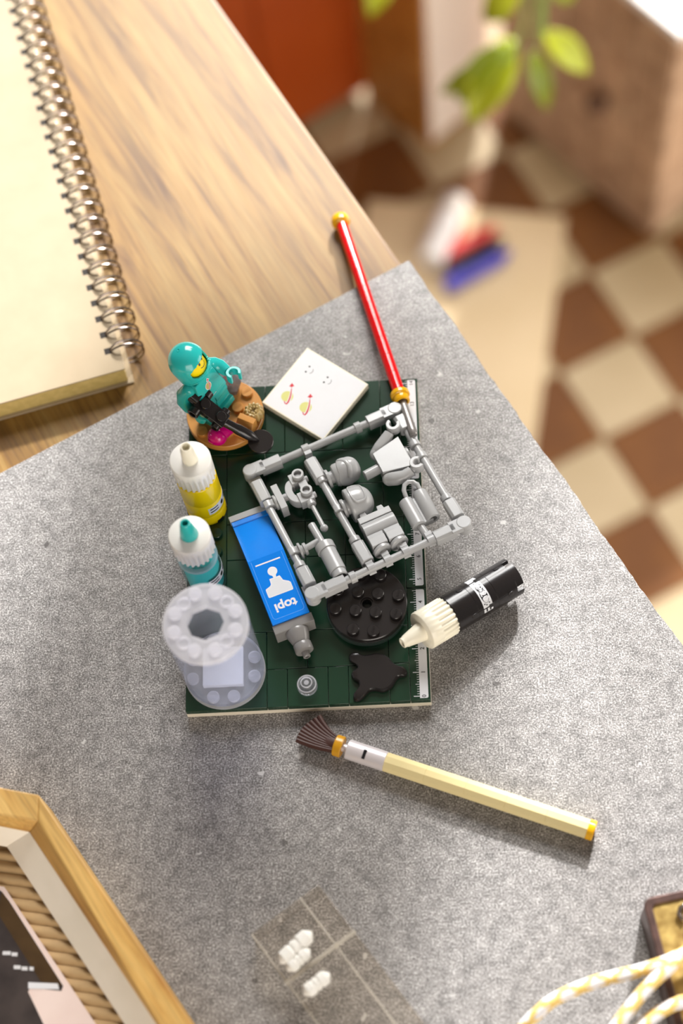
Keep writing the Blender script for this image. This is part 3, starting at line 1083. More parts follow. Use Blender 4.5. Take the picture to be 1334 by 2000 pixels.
for i, j in ((9, 9), (-9, 9), (9, -9), (-9, -9)):
    MB(JT).ring((i * 0.87, j * 0.87, 49.6), (i * 0.87, j * 0.87, 50.3), 2.6, 1.7, 24).build('ring_boss', 'clear_frost', jt)

# ------------------------------------------------------------------ blue tube
U = Vector((0.335, -0.942, 0)).normalized(); Wv = Vector((0.942, 0.335, 0)).normalized()
TO = Vector((17.55, 81.2, ZT))                       # clamp end, left corner
TT = frame_xyz(TO, U, Wv)                            # x along, y across to the right
tube = thing('paint_tube', TO + U * 28 + Wv * 7.6, 'blue paint tube with white print and grey nozzle on the mat', 'paint tube')
def tb(mb, prof, y0, y1):                            # prof: list of (x, z), extruded across
    n = len(prof)
    vs = [(x, y0, z) for x, z in prof] + [(x, y1, z) for x, z in prof]
    fs = [tuple(range(n)), tuple(range(2 * n - 1, n - 1, -1))] + [(i, (i + 1) % n, n + (i + 1) % n, n + i) for i in range(n)]
    return mb.add(vs, fs)
TW = 15.3
bd = tb(MB(TT), [(2.0, 0), (2.0, 3.0), (4.2, 3.3), (4.4, 2.9), (24.5, 9.6), (53.6, 9.6), (53.6, 0)], 0, TW).build('tube_body', 'blue', tube, bevel=0.12, ang=8)
tb(MB(TT), [(-1.3, 0), (-1.6, 1.2), (-0.6, 3.3), (2.0, 3.3), (2.0, 0)], -0.3, TW + 0.3).build('end_clamp', 'lgrey', tube, bevel=0.15)
MB(TT).box((53.7, -0.4, 0), (57.4, TW + 0.6, 8.8)).build('shoulder', 'dgrey', tube, bevel=0.15)
X = TT @ Tr(57.4, TW / 2 + 0.4, 4.9) @ Matrix.Rotation(math.radians(90), 4, 'Y')
MB(X).lathe([(4.6, 0), (4.75, 0.6), (4.75, 1.4), (3.3, 6.0), (3.25, 6.1)], seg=40).build('nozzle_cone', 'dgrey', tube)
MB(X).lathe([(3.6, 6.1), (3.7, 6.3), (3.7, 9.3), (3.5, 9.6)], seg=40).build('nozzle_ring', 'dgrey', tube)
MB(X).lathe([(1.5, 9.6), (1.5, 11.9), (1.3, 12.1), (0.8, 12.1), (0.8, 10.6), (0.02, 10.6)], seg=24).build('nozzle_tip', 'dgrey', tube)
ZS = 9.62
mb = MB(TT)
mb.stroke([(27.3, 2.3), (27.3, TW - 2.6)], 0.6, ZS, ZS + 0.05)
mb.build('white_rule', 'print_white', bd, smooth=False)
def tubepoly(pts, z0, z1, mt, nm):
    MB(TT).prism(pts, z0, z1).build(nm, mt, bd, smooth=False)
# small figure: round head over a stepped base, x runs toward the nozzle
cy_ = TW / 2 + 0.1
head = [(31.8 + 1.95 * math.cos(t), cy_ + 0.1 + 1.95 * math.sin(t)) for t in [math.radians(25 + 310 * i / 20) for i in range(21)]] + [(34.9, cy_ - 0.35), (34.9, cy_ + 0.55)]
tubepoly(head[::-1] if False else head, ZS, ZS + 0.05, 'print_white', 'printed_head')
def hull(o, x0): pass
body_o = [(34.6, cy_ - 1.9), (34.6, cy_ + 3.0), (37.0, cy_ + 3.2), (37.6, cy_ + 3.9), (38.3, cy_ + 6.2), (38.9, cy_ + 6.4), (41.9, cy_ + 6.4), (42.3, cy_ + 6.0), (42.3, cy_ - 5.0), (41.9, cy_ - 5.4), (38.9, cy_ - 5.4), (38.2, cy_ - 4.8), (36.9, cy_ - 2.6)]
body_i = [(35.1, cy_ - 1.4), (35.1, cy_ + 2.5), (37.2, cy_ + 2.7), (38.0, cy_ + 3.6), (38.7, cy_ + 5.8), (39.2, cy_ + 5.95), (41.6, cy_ + 5.95), (41.85, cy_ + 5.7), (41.85, cy_ - 4.6), (41.6, cy_ - 4.95), (39.2, cy_ - 4.95), (38.6, cy_ - 4.4), (37.3, cy_ - 2.1)]
sh = lambda pts: [(x, cy_ - (y - cy_) * 0.88 + 0.45) for x, y in pts]
tubepoly(sh(body_o), ZS, ZS + 0.04, 'print_white', 'printed_base_outline')
tubepoly(sh(body_i), ZS + 0.04, ZS + 0.07, 'print_grey', 'printed_base')
XT = TT @ frame_xyz((47.4, TW / 2 + 0.15, ZS + 0.03), (0, -1, 0), (1, 0, 0))
MB(XT).text('topi', 5.4, None, 0.02, 0.16, squeeze=1.05).build('printed_word', 'print_white', bd, smooth=False)
mb = MB(TT)
r = 1.2
loop = [(25.0, 1.2), (51.8 - r, 1.2)] + [(51.8 - r + r * math.sin(t), 1.2 + r - r * math.cos(t)) for t in (0.5, 1.0, 1.57)] + \
       [(51.8 - r + r * math.cos(t), TW - 1.2 - r + r * math.sin(t)) for t in (0.0, 0.5, 1.0, 1.57)] + [(25.0, TW - 1.2)]
mb.stroke(loop, 0.1, ZS, ZS + 0.03)
mb.build('thin_border', 'print_blue', bd, smooth=False)

# ------------------------------------------------------------------ black stacking plate and clear dish under it
DC = Vector((72.4, 39.6, ZT)); DA = -8.2
dish = MB(Tr(72.2, 39.2, ZT)).lathe([(14.2, 0), (15.6, 0.5), (16, 1.2), (16, 3.0), (15.6, 3.2), (0.05, 3.2)], seg=64).build('clear_disc', 'clear_tint')
tag(dish, 'thin clear disc lying under the round black plate', 'disc')
disc = thing('round_plate', DC + Vector((0, 0, 3.2)), 'round black studded plate under the grey sprue frame', 'plate')
DT = Tr(DC.x, DC.y, ZT + 3.2) @ Rz(DA)
db = MB(DT).lathe([(1.9, 0), (15.6, 0), (15.9, 0.3), (15.9, 2.9), (15.6, 3.2), (2.5, 3.2), (2.5, 2.4), (1.9, 2.4)], seg=64, closed=True).build('disc_body', 'black', disc)
s0 = None
for i in (-12, -4, 4, 12):
    for j in (-12, -4, 4, 12):
        if (abs(i), abs(j)) == (12, 12):
            continue
        if (i, j) in ((4, 4), (-4, 4), (4, -4), (-4, -4)) or True:
            p = DT @ Vector((i, j, 3.2))
            if s0 is None:
                s0 = stud(MB(DT), i, j, 3.2, 80).build('stud', 'black', disc); sp = p.copy()
            else:
                clone(s0, disc, p - sp)

# ------------------------------------------------------------------ black splat
SP = [(65.2, 20.3), (67.3, 20.9), (69.4, 19.6), (72.1, 19.6), (75, 20.0), (78.1, 19.3), (80.2, 17.8), (81.8, 15.6), (84.0, 14.2), (86.2, 13.4), (87.0, 11.6), (86.3, 10.0), (84.1, 9.7), (82.6, 8.2), (81.3, 6.0), (79.4, 4.6),
      (77.1, 3.9), (74.6, 4.6), (72.3, 4.4), (70.8, 3.0), (69.2, 1.4), (67.4, 0.6), (66.0, 1.3), (65.9, 3.2), (67.2, 4.8), (68.0, 6.4), (67.9, 8.2), (66.0, 9.6), (65.2, 11.4), (65.8, 12.9), (67.6, 14.2), (67.0, 15.6), (65.0, 17.2), (64.4, 18.9)]
n = len(SP)
sm = []
for i in range(n):
    a, b, c, e = (Vector(SP[(i + k) % n]) for k in (-1, 0, 1, 2))
    for k in range(4):
        t = k / 4.0
        sm.append(0.5 * ((2 * b) + (c - a) * t + (2 * a - 5 * b + 4 * c - e) * t * t + (-a + 3 * b - 3 * c + e) * t ** 3))
cc = Vector((75.0, 11.5))
mb = MB()
lay = [(1.0, 0.0), (1.015, 0.5), (1.0, 1.5), (0.965, 2.2), (0.90, 2.5)]
vs, fs = [], []
m = len(sm)
for s_, z in lay:
    for p in sm:
        q = cc + (p - cc) * s_
        vs.append((q.x, q.y, ZT + z))
for k in range(len(lay) - 1):
    for i in range(m):
        j = (i + 1) % m
        fs.append((k * m + i, k * m + j, (k + 1) * m + j, (k + 1) * m + i))
fs.append(tuple((len(lay) - 1) * m + i for i in range(m)))
fs.append(tuple(range(m - 1, -1, -1)))
mb.add(vs, fs)
sp = mb.build('paint_splat', 'black', ang=28)
tag(sp, 'glossy black paint splat with rounded lobes near the ruler zero', 'splat')

# ------------------------------------------------------------------ little clear round piece
dr = thing('clear_drop', (47.9, 7.9, ZT), 'tiny clear round piece alone on the front mat tiles', 'drop')
X = Tr(47.9, 7.9, ZT)
b0 = MB(X).lathe([(3.2, 0), (3.95, 0.4), (3.95, 2.6), (3.7, 3.2), (2.5, 3.2), (2.4, 3.3), (2.4, 4.7), (2.2, 4.9), (0.05, 4.9)], seg=40).build('body', 'clear', dr)
MB(X).ring((0, 0, 3.2), (0, 0, 3.55), 3.75, 3.3, 40, 0.05).build('rim', 'clear_frost', dr)
MB(X).ring((0, 0, 4.9), (0, 0, 5.15), 2.3, 1.9, 32, 0.05).build('rim', 'clear_frost', dr)
MB(X).lathe([(1.0, 4.9), (0.9, 5.15), (0.02, 5.3)], seg=20).build('centre_bump', 'clear_frost', dr)

# ------------------------------------------------------------------ white sticker tile
a = Vector((50.2, 159.7, ZT)); b = Vector((75.9, 140.2, ZT)); c = Vector((56.1, 115.8, ZT))
sx = (b - a).normalized(); sy_ = Vector((0, 0, 1)).cross(sx)
ST = frame_xyz(a, sx, sy_)                          # x along the far edge, y positive away
stile = thing('sticker_tile', (53.6, 137.5, ZT), 'square white tile printed with faces and small planet emblems', 'tile')
tl = MB(ST).box((0.1, -31.9, 0), (31.9, -0.1, 3.2)).build('tile_body', 'offwhite', stile, bevel=0.2)
MB(ST).box((0.7, -31.3, 3.2), (31.3, -0.7, 3.24)).build('sticker_sheet', 'print_white', tl, smooth=False)
def sl(x, y):                                       # world xy -> tile coordinates
    p = ST.inverted() @ Vector((x, y, ZT))
    return Vector((p.x, p.y))
ZP = 3.245
def dotp(mb, c, r, sx_=1.0):
    mb.prism([(c[0] + r * sx_ * math.cos(2 * math.pi * i / 20), c[1] + r * math.sin(2 * math.pi * i / 20)) for i in range(20)], ZP, ZP + 0.03)
for e1, e2, m1, m2 in (((51.1, 150.2), (49.5, 147.8), (52.6, 148.9), (51.0, 146.9)), ((58.6, 144.6), (57.0, 142.3), (60.1, 143.3), (58.6, 141.3))):
    mb = MB(ST)
    dotp(mb, sl(*e1), 0.42); dotp(mb, sl(*e2), 0.42)
    p, q = sl(*m1), sl(*m2)
    mid = (p + q) / 2
    eye = (sl(*e1) + sl(*e2)) / 2
    out = (mid - eye).normalized()
    pts = []
    for i in range(9):
        t = i / 8.0
        pts.append(p.lerp(q, t) + out * 0.62 * math.sin(math.pi * t))
    mb.stroke(pts, 0.2, ZP, ZP + 0.03)
    mb.build('printed_face', 'print_black', tl, smooth=False)
def emblem(T, parent, c, ax, ay, k, tan, white, z=ZP):
    """planet disc crossed by a red swoosh that ends in an arrow head; ax across, ay up"""
    def P(x, y): 
        q = c + ax * (x * k) + ay * (y * k)
        return (q.x, q.y)
    if white:
        MB(T).prism([P(1.5 * math.cos(2 * math.pi * i / 28), 1.75 * math.sin(2 * math.pi * i / 28)) for i in range(28)], z - 0.03, z).build('emblem_outline', 'print_white', parent, smooth=False)
    MB(T).prism([P(1.25 * math.cos(2 * math.pi * i / 28), (1.5 if white else 1.25) * math.sin(2 * math.pi * i / 28)) for i in range(28)], z, z + 0.02).build('printed_planet', tan, parent, smooth=False)
    sw = [(-0.55, -1.05), (-0.42, -1.55), (-0.1, -1.75), (0.25, -1.3), (0.55, -0.4), (0.72, 0.5), (0.78, 1.3), (0.82, 1.9)]
    ws = [0.16, 0.22, 0.3, 0.32, 0.30, 0.26, 0.2, 0.12]
    MB(T).stroke([P(*p) for p in sw], [w * k * 2.0 for w in ws], z + 0.02, z + 0.035).build('emblem_swoosh_edge', 'print_white', parent, smooth=False)
    MB(T).stroke([P(*p) for p in sw], [w * k for w in ws], z + 0.035, z + 0.055).build('printed_swoosh', 'print_red', parent, smooth=False)
    arrow = [P(0.86, 3.15), P(0.62, 2.75), P(0.28, 2.35), P(0.62, 2.3), P(0.80, 2.05), P(1.02, 2.3), P(1.38, 2.42), P(1.1, 2.75)]
    if white:
        cxy = Vector((0.84, 2.55))
        big = [(0.88, 3.6), (0.4, 2.85), (-0.05, 2.2), (0.55, 2.1), (0.6, 1.6), (1.05, 1.6), (1.1, 2.15), (1.7, 2.3), (1.3, 2.85)]
        MB(T).prism([P(*p) for p in big][::-1], z + 0.02, z + 0.035).build('emblem_arrow_edge', 'print_white', parent, smooth=False)
    MB(T).prism(arrow[::-1], z + 0.035, z + 0.055).build('printed_arrow', 'print_red', parent, smooth=False)
im_up = Vector((0.05, 1.0))
for pl, rk in (((41.6, 136.4), (43.4, 141.6)), ((49.2, 130.8), (51.0, 136.0))):
    c = sl(*pl)
    up = (sl(pl[0] + 0.25, pl[1] + 5) - c).normalized()
    ax = Vector((up.y, -up.x))
    emblem(ST, tl, c, ax, up, 2.05, 'print_olive', False)
mb = MB(ST)
for c, r in ((sl(50.4, 148.2), 4.6), (sl(58.2, 142.8), 4.6), (sl(66.0, 136.4), 5.2)):
    mb.stroke(pts_arc(c.x, c.y, r, 0, 360, 40), 0.08, ZP, ZP + 0.012)
c = sl(56.6, 124.6)
blob = [(c.x + (3.4 + 0.5 * math.cos(3 * t)) * math.cos(t), c.y + (4.6 + 0.6 * math.sin(2 * t)) * math.sin(t)) for t in [2 * math.pi * i / 48 for i in range(49)]]
mb.stroke(blob, 0.09, ZP, ZP + 0.012)
mb.stroke(pts_arc(sl(58.9, 130.2).x, sl(58.9, 130.2).y, 2.3, -60, 230, 24), 0.09, ZP, ZP + 0.012)
mb.build('die_cut_lines', 'print_line', tl, smooth=False)

# ------------------------------------------------------------------ screwdriver-like tool
Bc = Vector((65.0, 230.2, -1.6)); Tp = Vector((93.7, 112.2, 14.6))
dv = (Tp - Bc).normalized()
LT = (Tp - Bc).length
drv = thing('screwdriver', (Bc.x, Bc.y, -6), 'red handled screwdriver with gold collars leaning on the mat', 'screwdriver')
XT = frame_z(Bc, dv)
MB(XT).lathe([(0.05, -4.2), (2.2, -3.7), (3.7, -2.2), (4.1, -0.4), (4.1, 0.9), (3.6, 1.6), (2.9, 1.9), (2.7, 2.3)], seg=36).build('pommel', 'gold', drv)
nseg = 10
hl0, hl1 = 2.0, LT - 23.0
for i in range(nseg):
    a = hl0 + (hl1 - hl0) * i / nseg; b = hl0 + (hl1 - hl0) * (i + 1) / nseg
    if i == 0:
        hp = MB(XT).lathe([(2.45, a), (2.6, a + 0.12), (2.6, b - 0.12), (2.45, b)], seg=32).build('handle_segment', 'red', drv)
    else:
        clone(hp, drv, dv * (a - hl0))
MB(XT).lathe([(2.6, hl1), (3.9, hl1 + 0.2), (4.05, hl1 + 0.6), (4.05, hl1 + 1.9), (3.7, hl1 + 2.3), (3.2, hl1 + 2.5), (3.3, hl1 + 2.9), (3.3, hl1 + 4.9), (3.1, hl1 + 5.2), (2.3, hl1 + 5.2), (2.3, hl1 + 3.4), (0.05, hl1 + 3.4)], seg=36).build('collar', 'gold', drv)
MB(XT).lathe([(1.2, hl1 + 3.4), (1.6, hl1 + 4.0), (1.6, hl1 + 6.4), (1.75, hl1 + 6.8), (1.85, LT - 2.5), (1.75, LT - 0.5), (1.4, LT)], seg=28).build('blade', 'steel', drv)

# ------------------------------------------------------------------ brush
Pe = Vector((155.0, -55.1, 4.15)); Pr = Vector((59.4, -16.5, 4.5))
dv = (Pe - Pr).normalized(); LB = (Pe - Pr).length
br = thing('paintbrush', ((Pe.x + Pr.x) / 2, (Pe.y + Pr.y) / 2, 0), 'tan handled paintbrush with silver ferrule lying on the grey slab', 'paintbrush')
XT = frame_z(Pr, dv)
def deca(r, h, a):
    w = math.pi / 10
    q = (a % (2 * w)) - w
    return r * math.cos(w) / math.cos(q)
nb_h = 5
h0, h1 = 19.4, LB - 2.0
for i in range(nb_h):
    a = h0 + (h1 - h0) * i / nb_h; b = h0 + (h1 - h0) * (i + 1) / nb_h
    if i == 0:
        hp = MB(XT).lathe([(3.8, a), (3.95, a + 0.1), (3.95, b - 0.05), (3.9, b)], seg=100, rfun=deca).build('handle_segment', 'tan', br, ang=20)
    else:
        clone(hp, br, dv * (a - h0))
MB(XT).lathe([(3.9, h1), (4.0, h1 + 0.1), (4.0, LB + 0.3), (3.7, LB + 0.7), (2.9, LB + 0.7), (2.9, LB - 0.4), (0.05, LB - 0.4)], seg=40).build('end_ring', 'gold', br)
fer = MB(XT).lathe([(3.0, 3.6), (3.7, 3.7), (3.95, 4.0), (3.95, 19.2), (3.7, 19.4)], seg=40).build('ferrule', 'silver', br)
upv = XT.to_3x3().inverted() @ Vector((0.05, -0.30, 1))
au = math.degrees(math.atan2(upv.y, upv.x))
MB(XT @ Rz(au)).box((3.6, -1.9, 10.6), (4.02, 1.9, 11.8)).build('slot_mark', 'print_black', fer, label='dark slot in the ferrule')
MB(XT).lathe([(1.6, 1.4), (1.6, 3.8)], seg=24).build('neck_pin', 'silver', br)
MB(XT).lathe([(2.6, -1.6), (4.0, -1.5), (4.25, -1.2), (4.25, 1.4), (4.0, 1.7), (3.0, 1.7)], seg=40).build('gold_ring', 'pearl_gold', br)
# bristles: a fanned bundle that bends toward the mat
tipL = Vector((43.2, -13.2, 2.2)); tipR = Vector((52.0, -3.9, 4.6))
rng = random.Random(2)
for layer, (z0, z1) in enumerate(((5.6, 5.0), (3.2, 2.0))):
    nbz = 9 if layer == 0 else 8
    for i in range(nbz):
        t = (i + (0.5 if layer else 0.0)) / (nbz - 1 + (0.5 if layer else 0))
        r0 = XT @ Vector((0, 0, -1.0))
        side = Vector((dv.y, -dv.x, 0)).normalized()
        side = -side if side.y < 0 else side
        st = r0 + side * (-2.7 + 5.4 * t) * 1.0 + Vector((0, 0, z0 - 4.4))
        en = tipL.lerp(tipR, t)
        bow = (tipL - r0).normalized() * 1.6 * math.sin(math.pi * t)
        en = en + Vector((bow.x, bow.y, 0)); en.z = z1 - 0.7 * abs(t - 0.4)
        mid = st.lerp(en, 0.5) - (side * 1.5) * (0.6 + 0.6 * t)
        pts = []
        for k in range(9):
            u = k / 8.0
            pts.append(st * (1 - u) ** 2 + mid * 2 * u * (1 - u) + en * u * u)
        MB().tube(pts, [0.62 + 0.42 * k / 8 for k in range(9)], 8).build('bristle', 'bristle', br)
# body of the bundle
mb = MB()
ringp = []
for u, w, zc, hh in ((0.0, 2.9, 4.4, 2.6), (0.35, 3.9, 4.0, 2.2), (0.7, 5.2, 3.4, 1.7), (0.96, 6.2, 2.6, 1.2)):
    r0 = XT @ Vector((0, 0, -0.8))
    cen = r0.lerp((tipL + tipR) / 2, u); cen.z = zc
    cen = cen - side * (1.2 * math.sin(math.pi * u))
    tv = ((tipR - tipL).normalized() * u + side * (1 - u)).normalized()
    ringp.append([tuple(cen + tv * (w * math.cos(2 * math.pi * k / 16)) + Vector((0, 0, hh * math.sin(2 * math.pi * k / 16)))) for k in range(16)])
vs = [p for r in ringp for p in r]
fs = [(k * 16 + i, k * 16 + (i + 1) % 16, (k + 1) * 16 + (i + 1) % 16, (k + 1) * 16 + i) for k in range(3) for i in range(16)] + [tuple(range(15, -1, -1)), tuple(48 + i for i in range(16))]
mb.add(vs, fs)
mb.build('bristle_core', 'bristle', br)

# ------------------------------------------------------------------ grey sprue frame with the parts of a toy figure
SO = Vector((26.2, 101.0, 10.6))
sv = Vector((0.92113716, 0.38919172, 0.00601068)); tv = Vector((0.3855567, -0.91443503, 0.12310409))
SF = frame_xyz(SO, sv, -tv)                          # local: X = s, Y = -t, Z = up off the frame
def q(s, t, n=0.0):
    return Vector((s, -t, n))
spr = thing('sprue_frame', (69, 84, 6.4), 'light grey sprue frame holding loose parts of a toy figure', 'sprue')
G = 'lgrey'
def part(name, parent=None, **kw):
    mb = MB(SF)
    mb._n, mb._p, mb._kw = name, parent or spr, kw
    return mb
def done(mb, bevel=0.18, ang=35):
    return mb.build(mb._n, G, mb._p, bevel=bevel, ang=ang)
BR_ = 1.6
TLc, TRc, BLc, BRc = (0.2, 0.4), (65.2, 0.5), (0.2, 65.6), (66.6, 64.0)
def bar(a, b, name='bar'):
    p = part(name); p.cyl(q(*a), q(*b), BR_, seg=20, ch=0.1)
    return done(p, 0)
def ring_on(a, d, w=2.6, ro=2.35, name='collar'):
    d = Vector((d[0], -d[1], 0)).normalized()
    c = q(*a)
    p = part(name); p.ring(c - d * w / 2, c + d * w / 2, ro, 1.55, 24)
    return done(p, 0)
def socket(a, b, name='socket', w=2.65):
    """squared tube that grips a bar between two frame points"""
    A, B = q(*a), q(*b)
    d = (B - A)
    L = d.length
    F = frame_xyz(A, d, Vector((0, 0, 1)).cross(d))
    p = part(name)
    c = 1.0
    poly = [(-w, -w + c), (-w + c, -w), (w - c, -w), (w, -w + c), (w, w - c), (w - c, w), (-w + c, w), (-w, w - c)]
    X = F @ Matrix(((0, 0, 1, 0), (1, 0, 0, 0), (0, 1, 0, 0), (0, 0, 0, 1)))
    p.prism(poly, 0, L, X)
    o = done(p, 0.2)
    p2 = part('pin_hole', o); m = F @ Tr(L * 0.5, w - 0.02, 0.2) @ Matrix.Rotation(math.radians(-90), 4, 'X')
    p2.lathe([(0.55, 0), (0.55, 0.06)], m, 12)
    p2.build('pin_dot', 'white', o, smooth=False)
    return o
def corner(c, toward1, toward2):
    """two knuckles that turn about the frame normal, one over the other"""
    p = part('corner_joint')
    p.lathe([(2.7, -3.0), (3.0, -2.7), (3.0, -0.2), (2.8, 0.0)], Tr(*q(*c)), 32)
    p.lathe([(2.8, 0.0), (3.0, 0.2), (3.0, 2.5), (2.7, 2.85)], Tr(*q(*c)), 32)
    for tw, z0, z1 in ((toward1, 0.1, 2.65), (toward2, -2.8, -0.1)):
        A = q(*c); d = q(*tw) - A; L = min(d.length, 6.0)
        F = frame_xyz(A, d, Vector((0, 0, 1)).cross(d))
        p.box((0, -2.65, z0), (L, 2.65, z1), F)
    return done(p, 0.25)
# top bar
corner(TLc, (13, 0.6), (0.6, 13)); corner(TRc, (52, 0.5), (65.4, 13)); corner(BRc, (54, 64.2), (66, 52)); corner(BLc, (13, 65.4), (0.5, 52))
socket((4.5, 0.45), (13.4, 0.5)); bar((12, 0.5), (54, 0.5)); socket((52.6, 0.5), (61, 0.5)); ring_on((48.1, 0.5), (1, 0))
# left bar
socket((0.3, 6.2), (0.45, 16.6)); bar((0.45, 15.5), (1.0, 54)); ring_on((0.95, 50.6), (0, 1)); socket((1.0, 52.6), (1.1, 61))
# right bar
socket((65.2, 4.5), (65.3, 11.5)); bar((65.3, 10), (65.9, 54)); ring_on((65.3, 19.6), (0, 1)); ring_on((65.4, 26.2), (0, 1)); ring_on((65.7, 49.4), (0, 1)); socket((65.8, 51.4), (66.1, 60))
# front bar
socket((4.4, 65.5), (14.3, 65.3)); bar((13, 65.3), (56, 64.2)); ring_on((17.6, 65.2), (1, 0)); socket((53.6, 64.3), (62.5, 64.1))
# middle bar
socket((24.0, 6.6), (24.5, 17.2)); bar((24.5, 16), (25.2, 54)); ring_on((25.15, 50.2), (0, 1)); socket((25.2, 52.2), (25.6, 62.0))
def clip(a, axis, off, name='clip'):
    """open clip hugging a bar: axis is the bar direction, off points to what it carries"""
    A = q(*a)
    ax = Vector((axis[0], -axis[1], 0)).normalized()
    od = Vector((off[0], -off[1], 0)).normalized()
    F = frame_xyz(A - ax * 1.5, od, Vector((0, 0, 1)))     # x toward carried part, y up, z along -? bar
    if (F.to_3x3() @ Vector((0, 0, 1))).dot(ax) < 0:
        F = frame_xyz(A + ax * 1.5, od, Vector((0, 0, 1)))
    ro, ri = 2.5, 1.55
    prof = [(ro * math.cos(t), ro * math.sin(t)) for t in [math.radians(130 - 260 * i / 18) for i in range(19)]] + \
           [(ri * math.cos(t), ri * math.sin(t)) for t in [math.radians(-130 + 260 * i / 18) for i in range(19)]]
    mb = part(name)
    n = len(prof)
    vs = [(x, y, 0) for x, y in prof] + [(x, y, 3.0) for x, y in prof]
    fs = [(i, (i + 1) % n, n + (i + 1) % n, n + i) for i in range(n)]
    for i in range(18):
        fs.append((i, i + 1, n - 2 - i, n - 1 - i))
        fs.append((n + i, n + n - 1 - i, n + n - 2 - i, n + i + 1))
    mb.add(vs, fs, F)
    mb.box((1.7, -1.9, 0), (3.6, 1.9, 3.0), F)
    return done(mb, 0.12)
clip((24.7, 0.5), (1, 0), (0, 1)); clip((25.7, 65.1), (1, 0), (0, -1))
clip((0.5, 18.6), (0, 1), (1, 0)); clip((0.9, 43.8), (0, 1), (1, 0))
clip((24.5, 17.6), (0, 1), (1, 0)); clip((24.8, 33.8), (0, 1), (1, 0))
clip((33.0, 64.8), (1, 0), (0, -1)); clip((41.0, 64.6), (1, 0), (0, -1)); clip((52.0, 64.4), (1, 0), (0, -1))
def sdisc(mb, s0, t, s1, r, n=0.0, seg=32):
    mb.cyl(q(s0, t, n), q(s1, t, n), r, seg=seg, ch=0.2)
def tdisc(mb, s, t0, t1, r, n=0.0, r1=None, seg=32):
    mb.cyl(q(s, t0, n), q(s, t1, n), r, r1, seg=seg, ch=0.15)

# --- head with swept hair
p = part('toy_head'); sdisc(p, 26.6, 18.0, 27.9, 3.9); sdisc(p, 27.9, 18.0, 30.0, 2.6)
p.lathe([(2.5, 0), (4.3, 0.5), (4.85, 1.4), (4.85, 6.6), (4.2, 7.6), (2.4, 8.0)], frame_z(q(29.4, 18), (1, 0, 0)), 40)
hd_ = done(p, 0)
p = part('hair', hd_)
vs, fs = [], []
NU, NV = 28, 40
T = frame_z(q(35.3, 18.0), (1, 0, 0))
for i in range(NU + 1):
    u = i / NU
    for j in range(NV):
        a = 2 * math.pi * j / NV
        lobe = 1 + 0.045 * math.sin(2 * a + 0.6) + 0.03 * math.sin(5 * a)
        low = -2.3 - 1.6 * math.cos(a - 2.2) - 1.2 * max(0, math.cos(2 * a + 0.4))
        if u < 0.45:
            h = low + (1.2 - low) * u / 0.45; r = 5.2 * lobe + 0.35 * math.sin(u / 0.45 * math.pi)
        else:
            w = (u - 0.45) / 0.55 * math.pi / 2
            h = 1.2 + 4.6 * math.sin(w); r = 5.2 * lobe * max(0.004, math.cos(w)) ** 0.8
        vs.append((r * math.cos(a), r * math.sin(a), h))
fs = [(i * NV + j, i * NV + (j + 1) % NV, (i + 1) * NV + (j + 1) % NV, (i + 1) * NV + j) for i in range(NU) for j in range(NV)]
p.add(vs, fs, T)
p.build('hair', G, hd_, solid=0.5, ang=60)
p = part('hair_lock', hd_)
p.tube([q(33.5, 14.2, 3.9), q(35.0, 15.6, 4.5), q(36.2, 17.4, 4.9), q(36.6, 19.6, 4.6), q(36.0, 21.6, 3.6), q(35.2, 22.8, 2.0)], [0.5, 0.9, 1.1, 1.15, 1.25, 1.1], 12)
done(p, 0)

# --- space helmet with framed visor
p = part('helmet'); sdisc(p, 26.6, 34.1, 27.9, 3.9); sdisc(p, 27.9, 34.1, 29.6, 3.2)
T = frame_z(q(29.2, 34.2), (1, 0, 0))
prof = [(6.7, 0), (7.1, 0.3), (7.15, 1.2), (7.0, 3.2)] + [(6.95 * math.cos(a) ** 0.85, 3.4 + 7.1 * math.sin(a)) for a in [math.radians(8 + 80 * i / 14) for i in range(15)]] + [(0.02, 10.55)]
p.lathe(prof, T, 48, cap0=True, cap1=False)
he = done(p, 0, 50)
p = part('helmet_visor', he)
# visor rim drawn on the dome, facing up
def dome(s, t):
    x = s - 29.2
    if x < 3.3:
        r = 7.1
    else:
        w = min(1.0, (x - 3.4) / 7.1 if x > 3.4 else 0.0)
        r = 6.95 * math.sqrt(max(0, 1 - w * w)) ** 0.85
    y = t - 34.2
    return math.sqrt(max(0.05, r * r - y * y))
pv = []
for i in range(40):
    a = 2 * math.pi * i / 40
    ca, sa = math.cos(a), math.sin(a)
    k = 1.0 / (abs(ca) ** 3.4 + abs(sa) ** 3.4) ** (1 / 3.4)
    pv.append((33.9 + 2.75 * ca * k, 33.1 + 4.7 * sa * k))
p.tube([q(s, t, dome(s, t) + 0.05) for s, t in pv], 0.42, 8, closed=True)
done(p, 0)

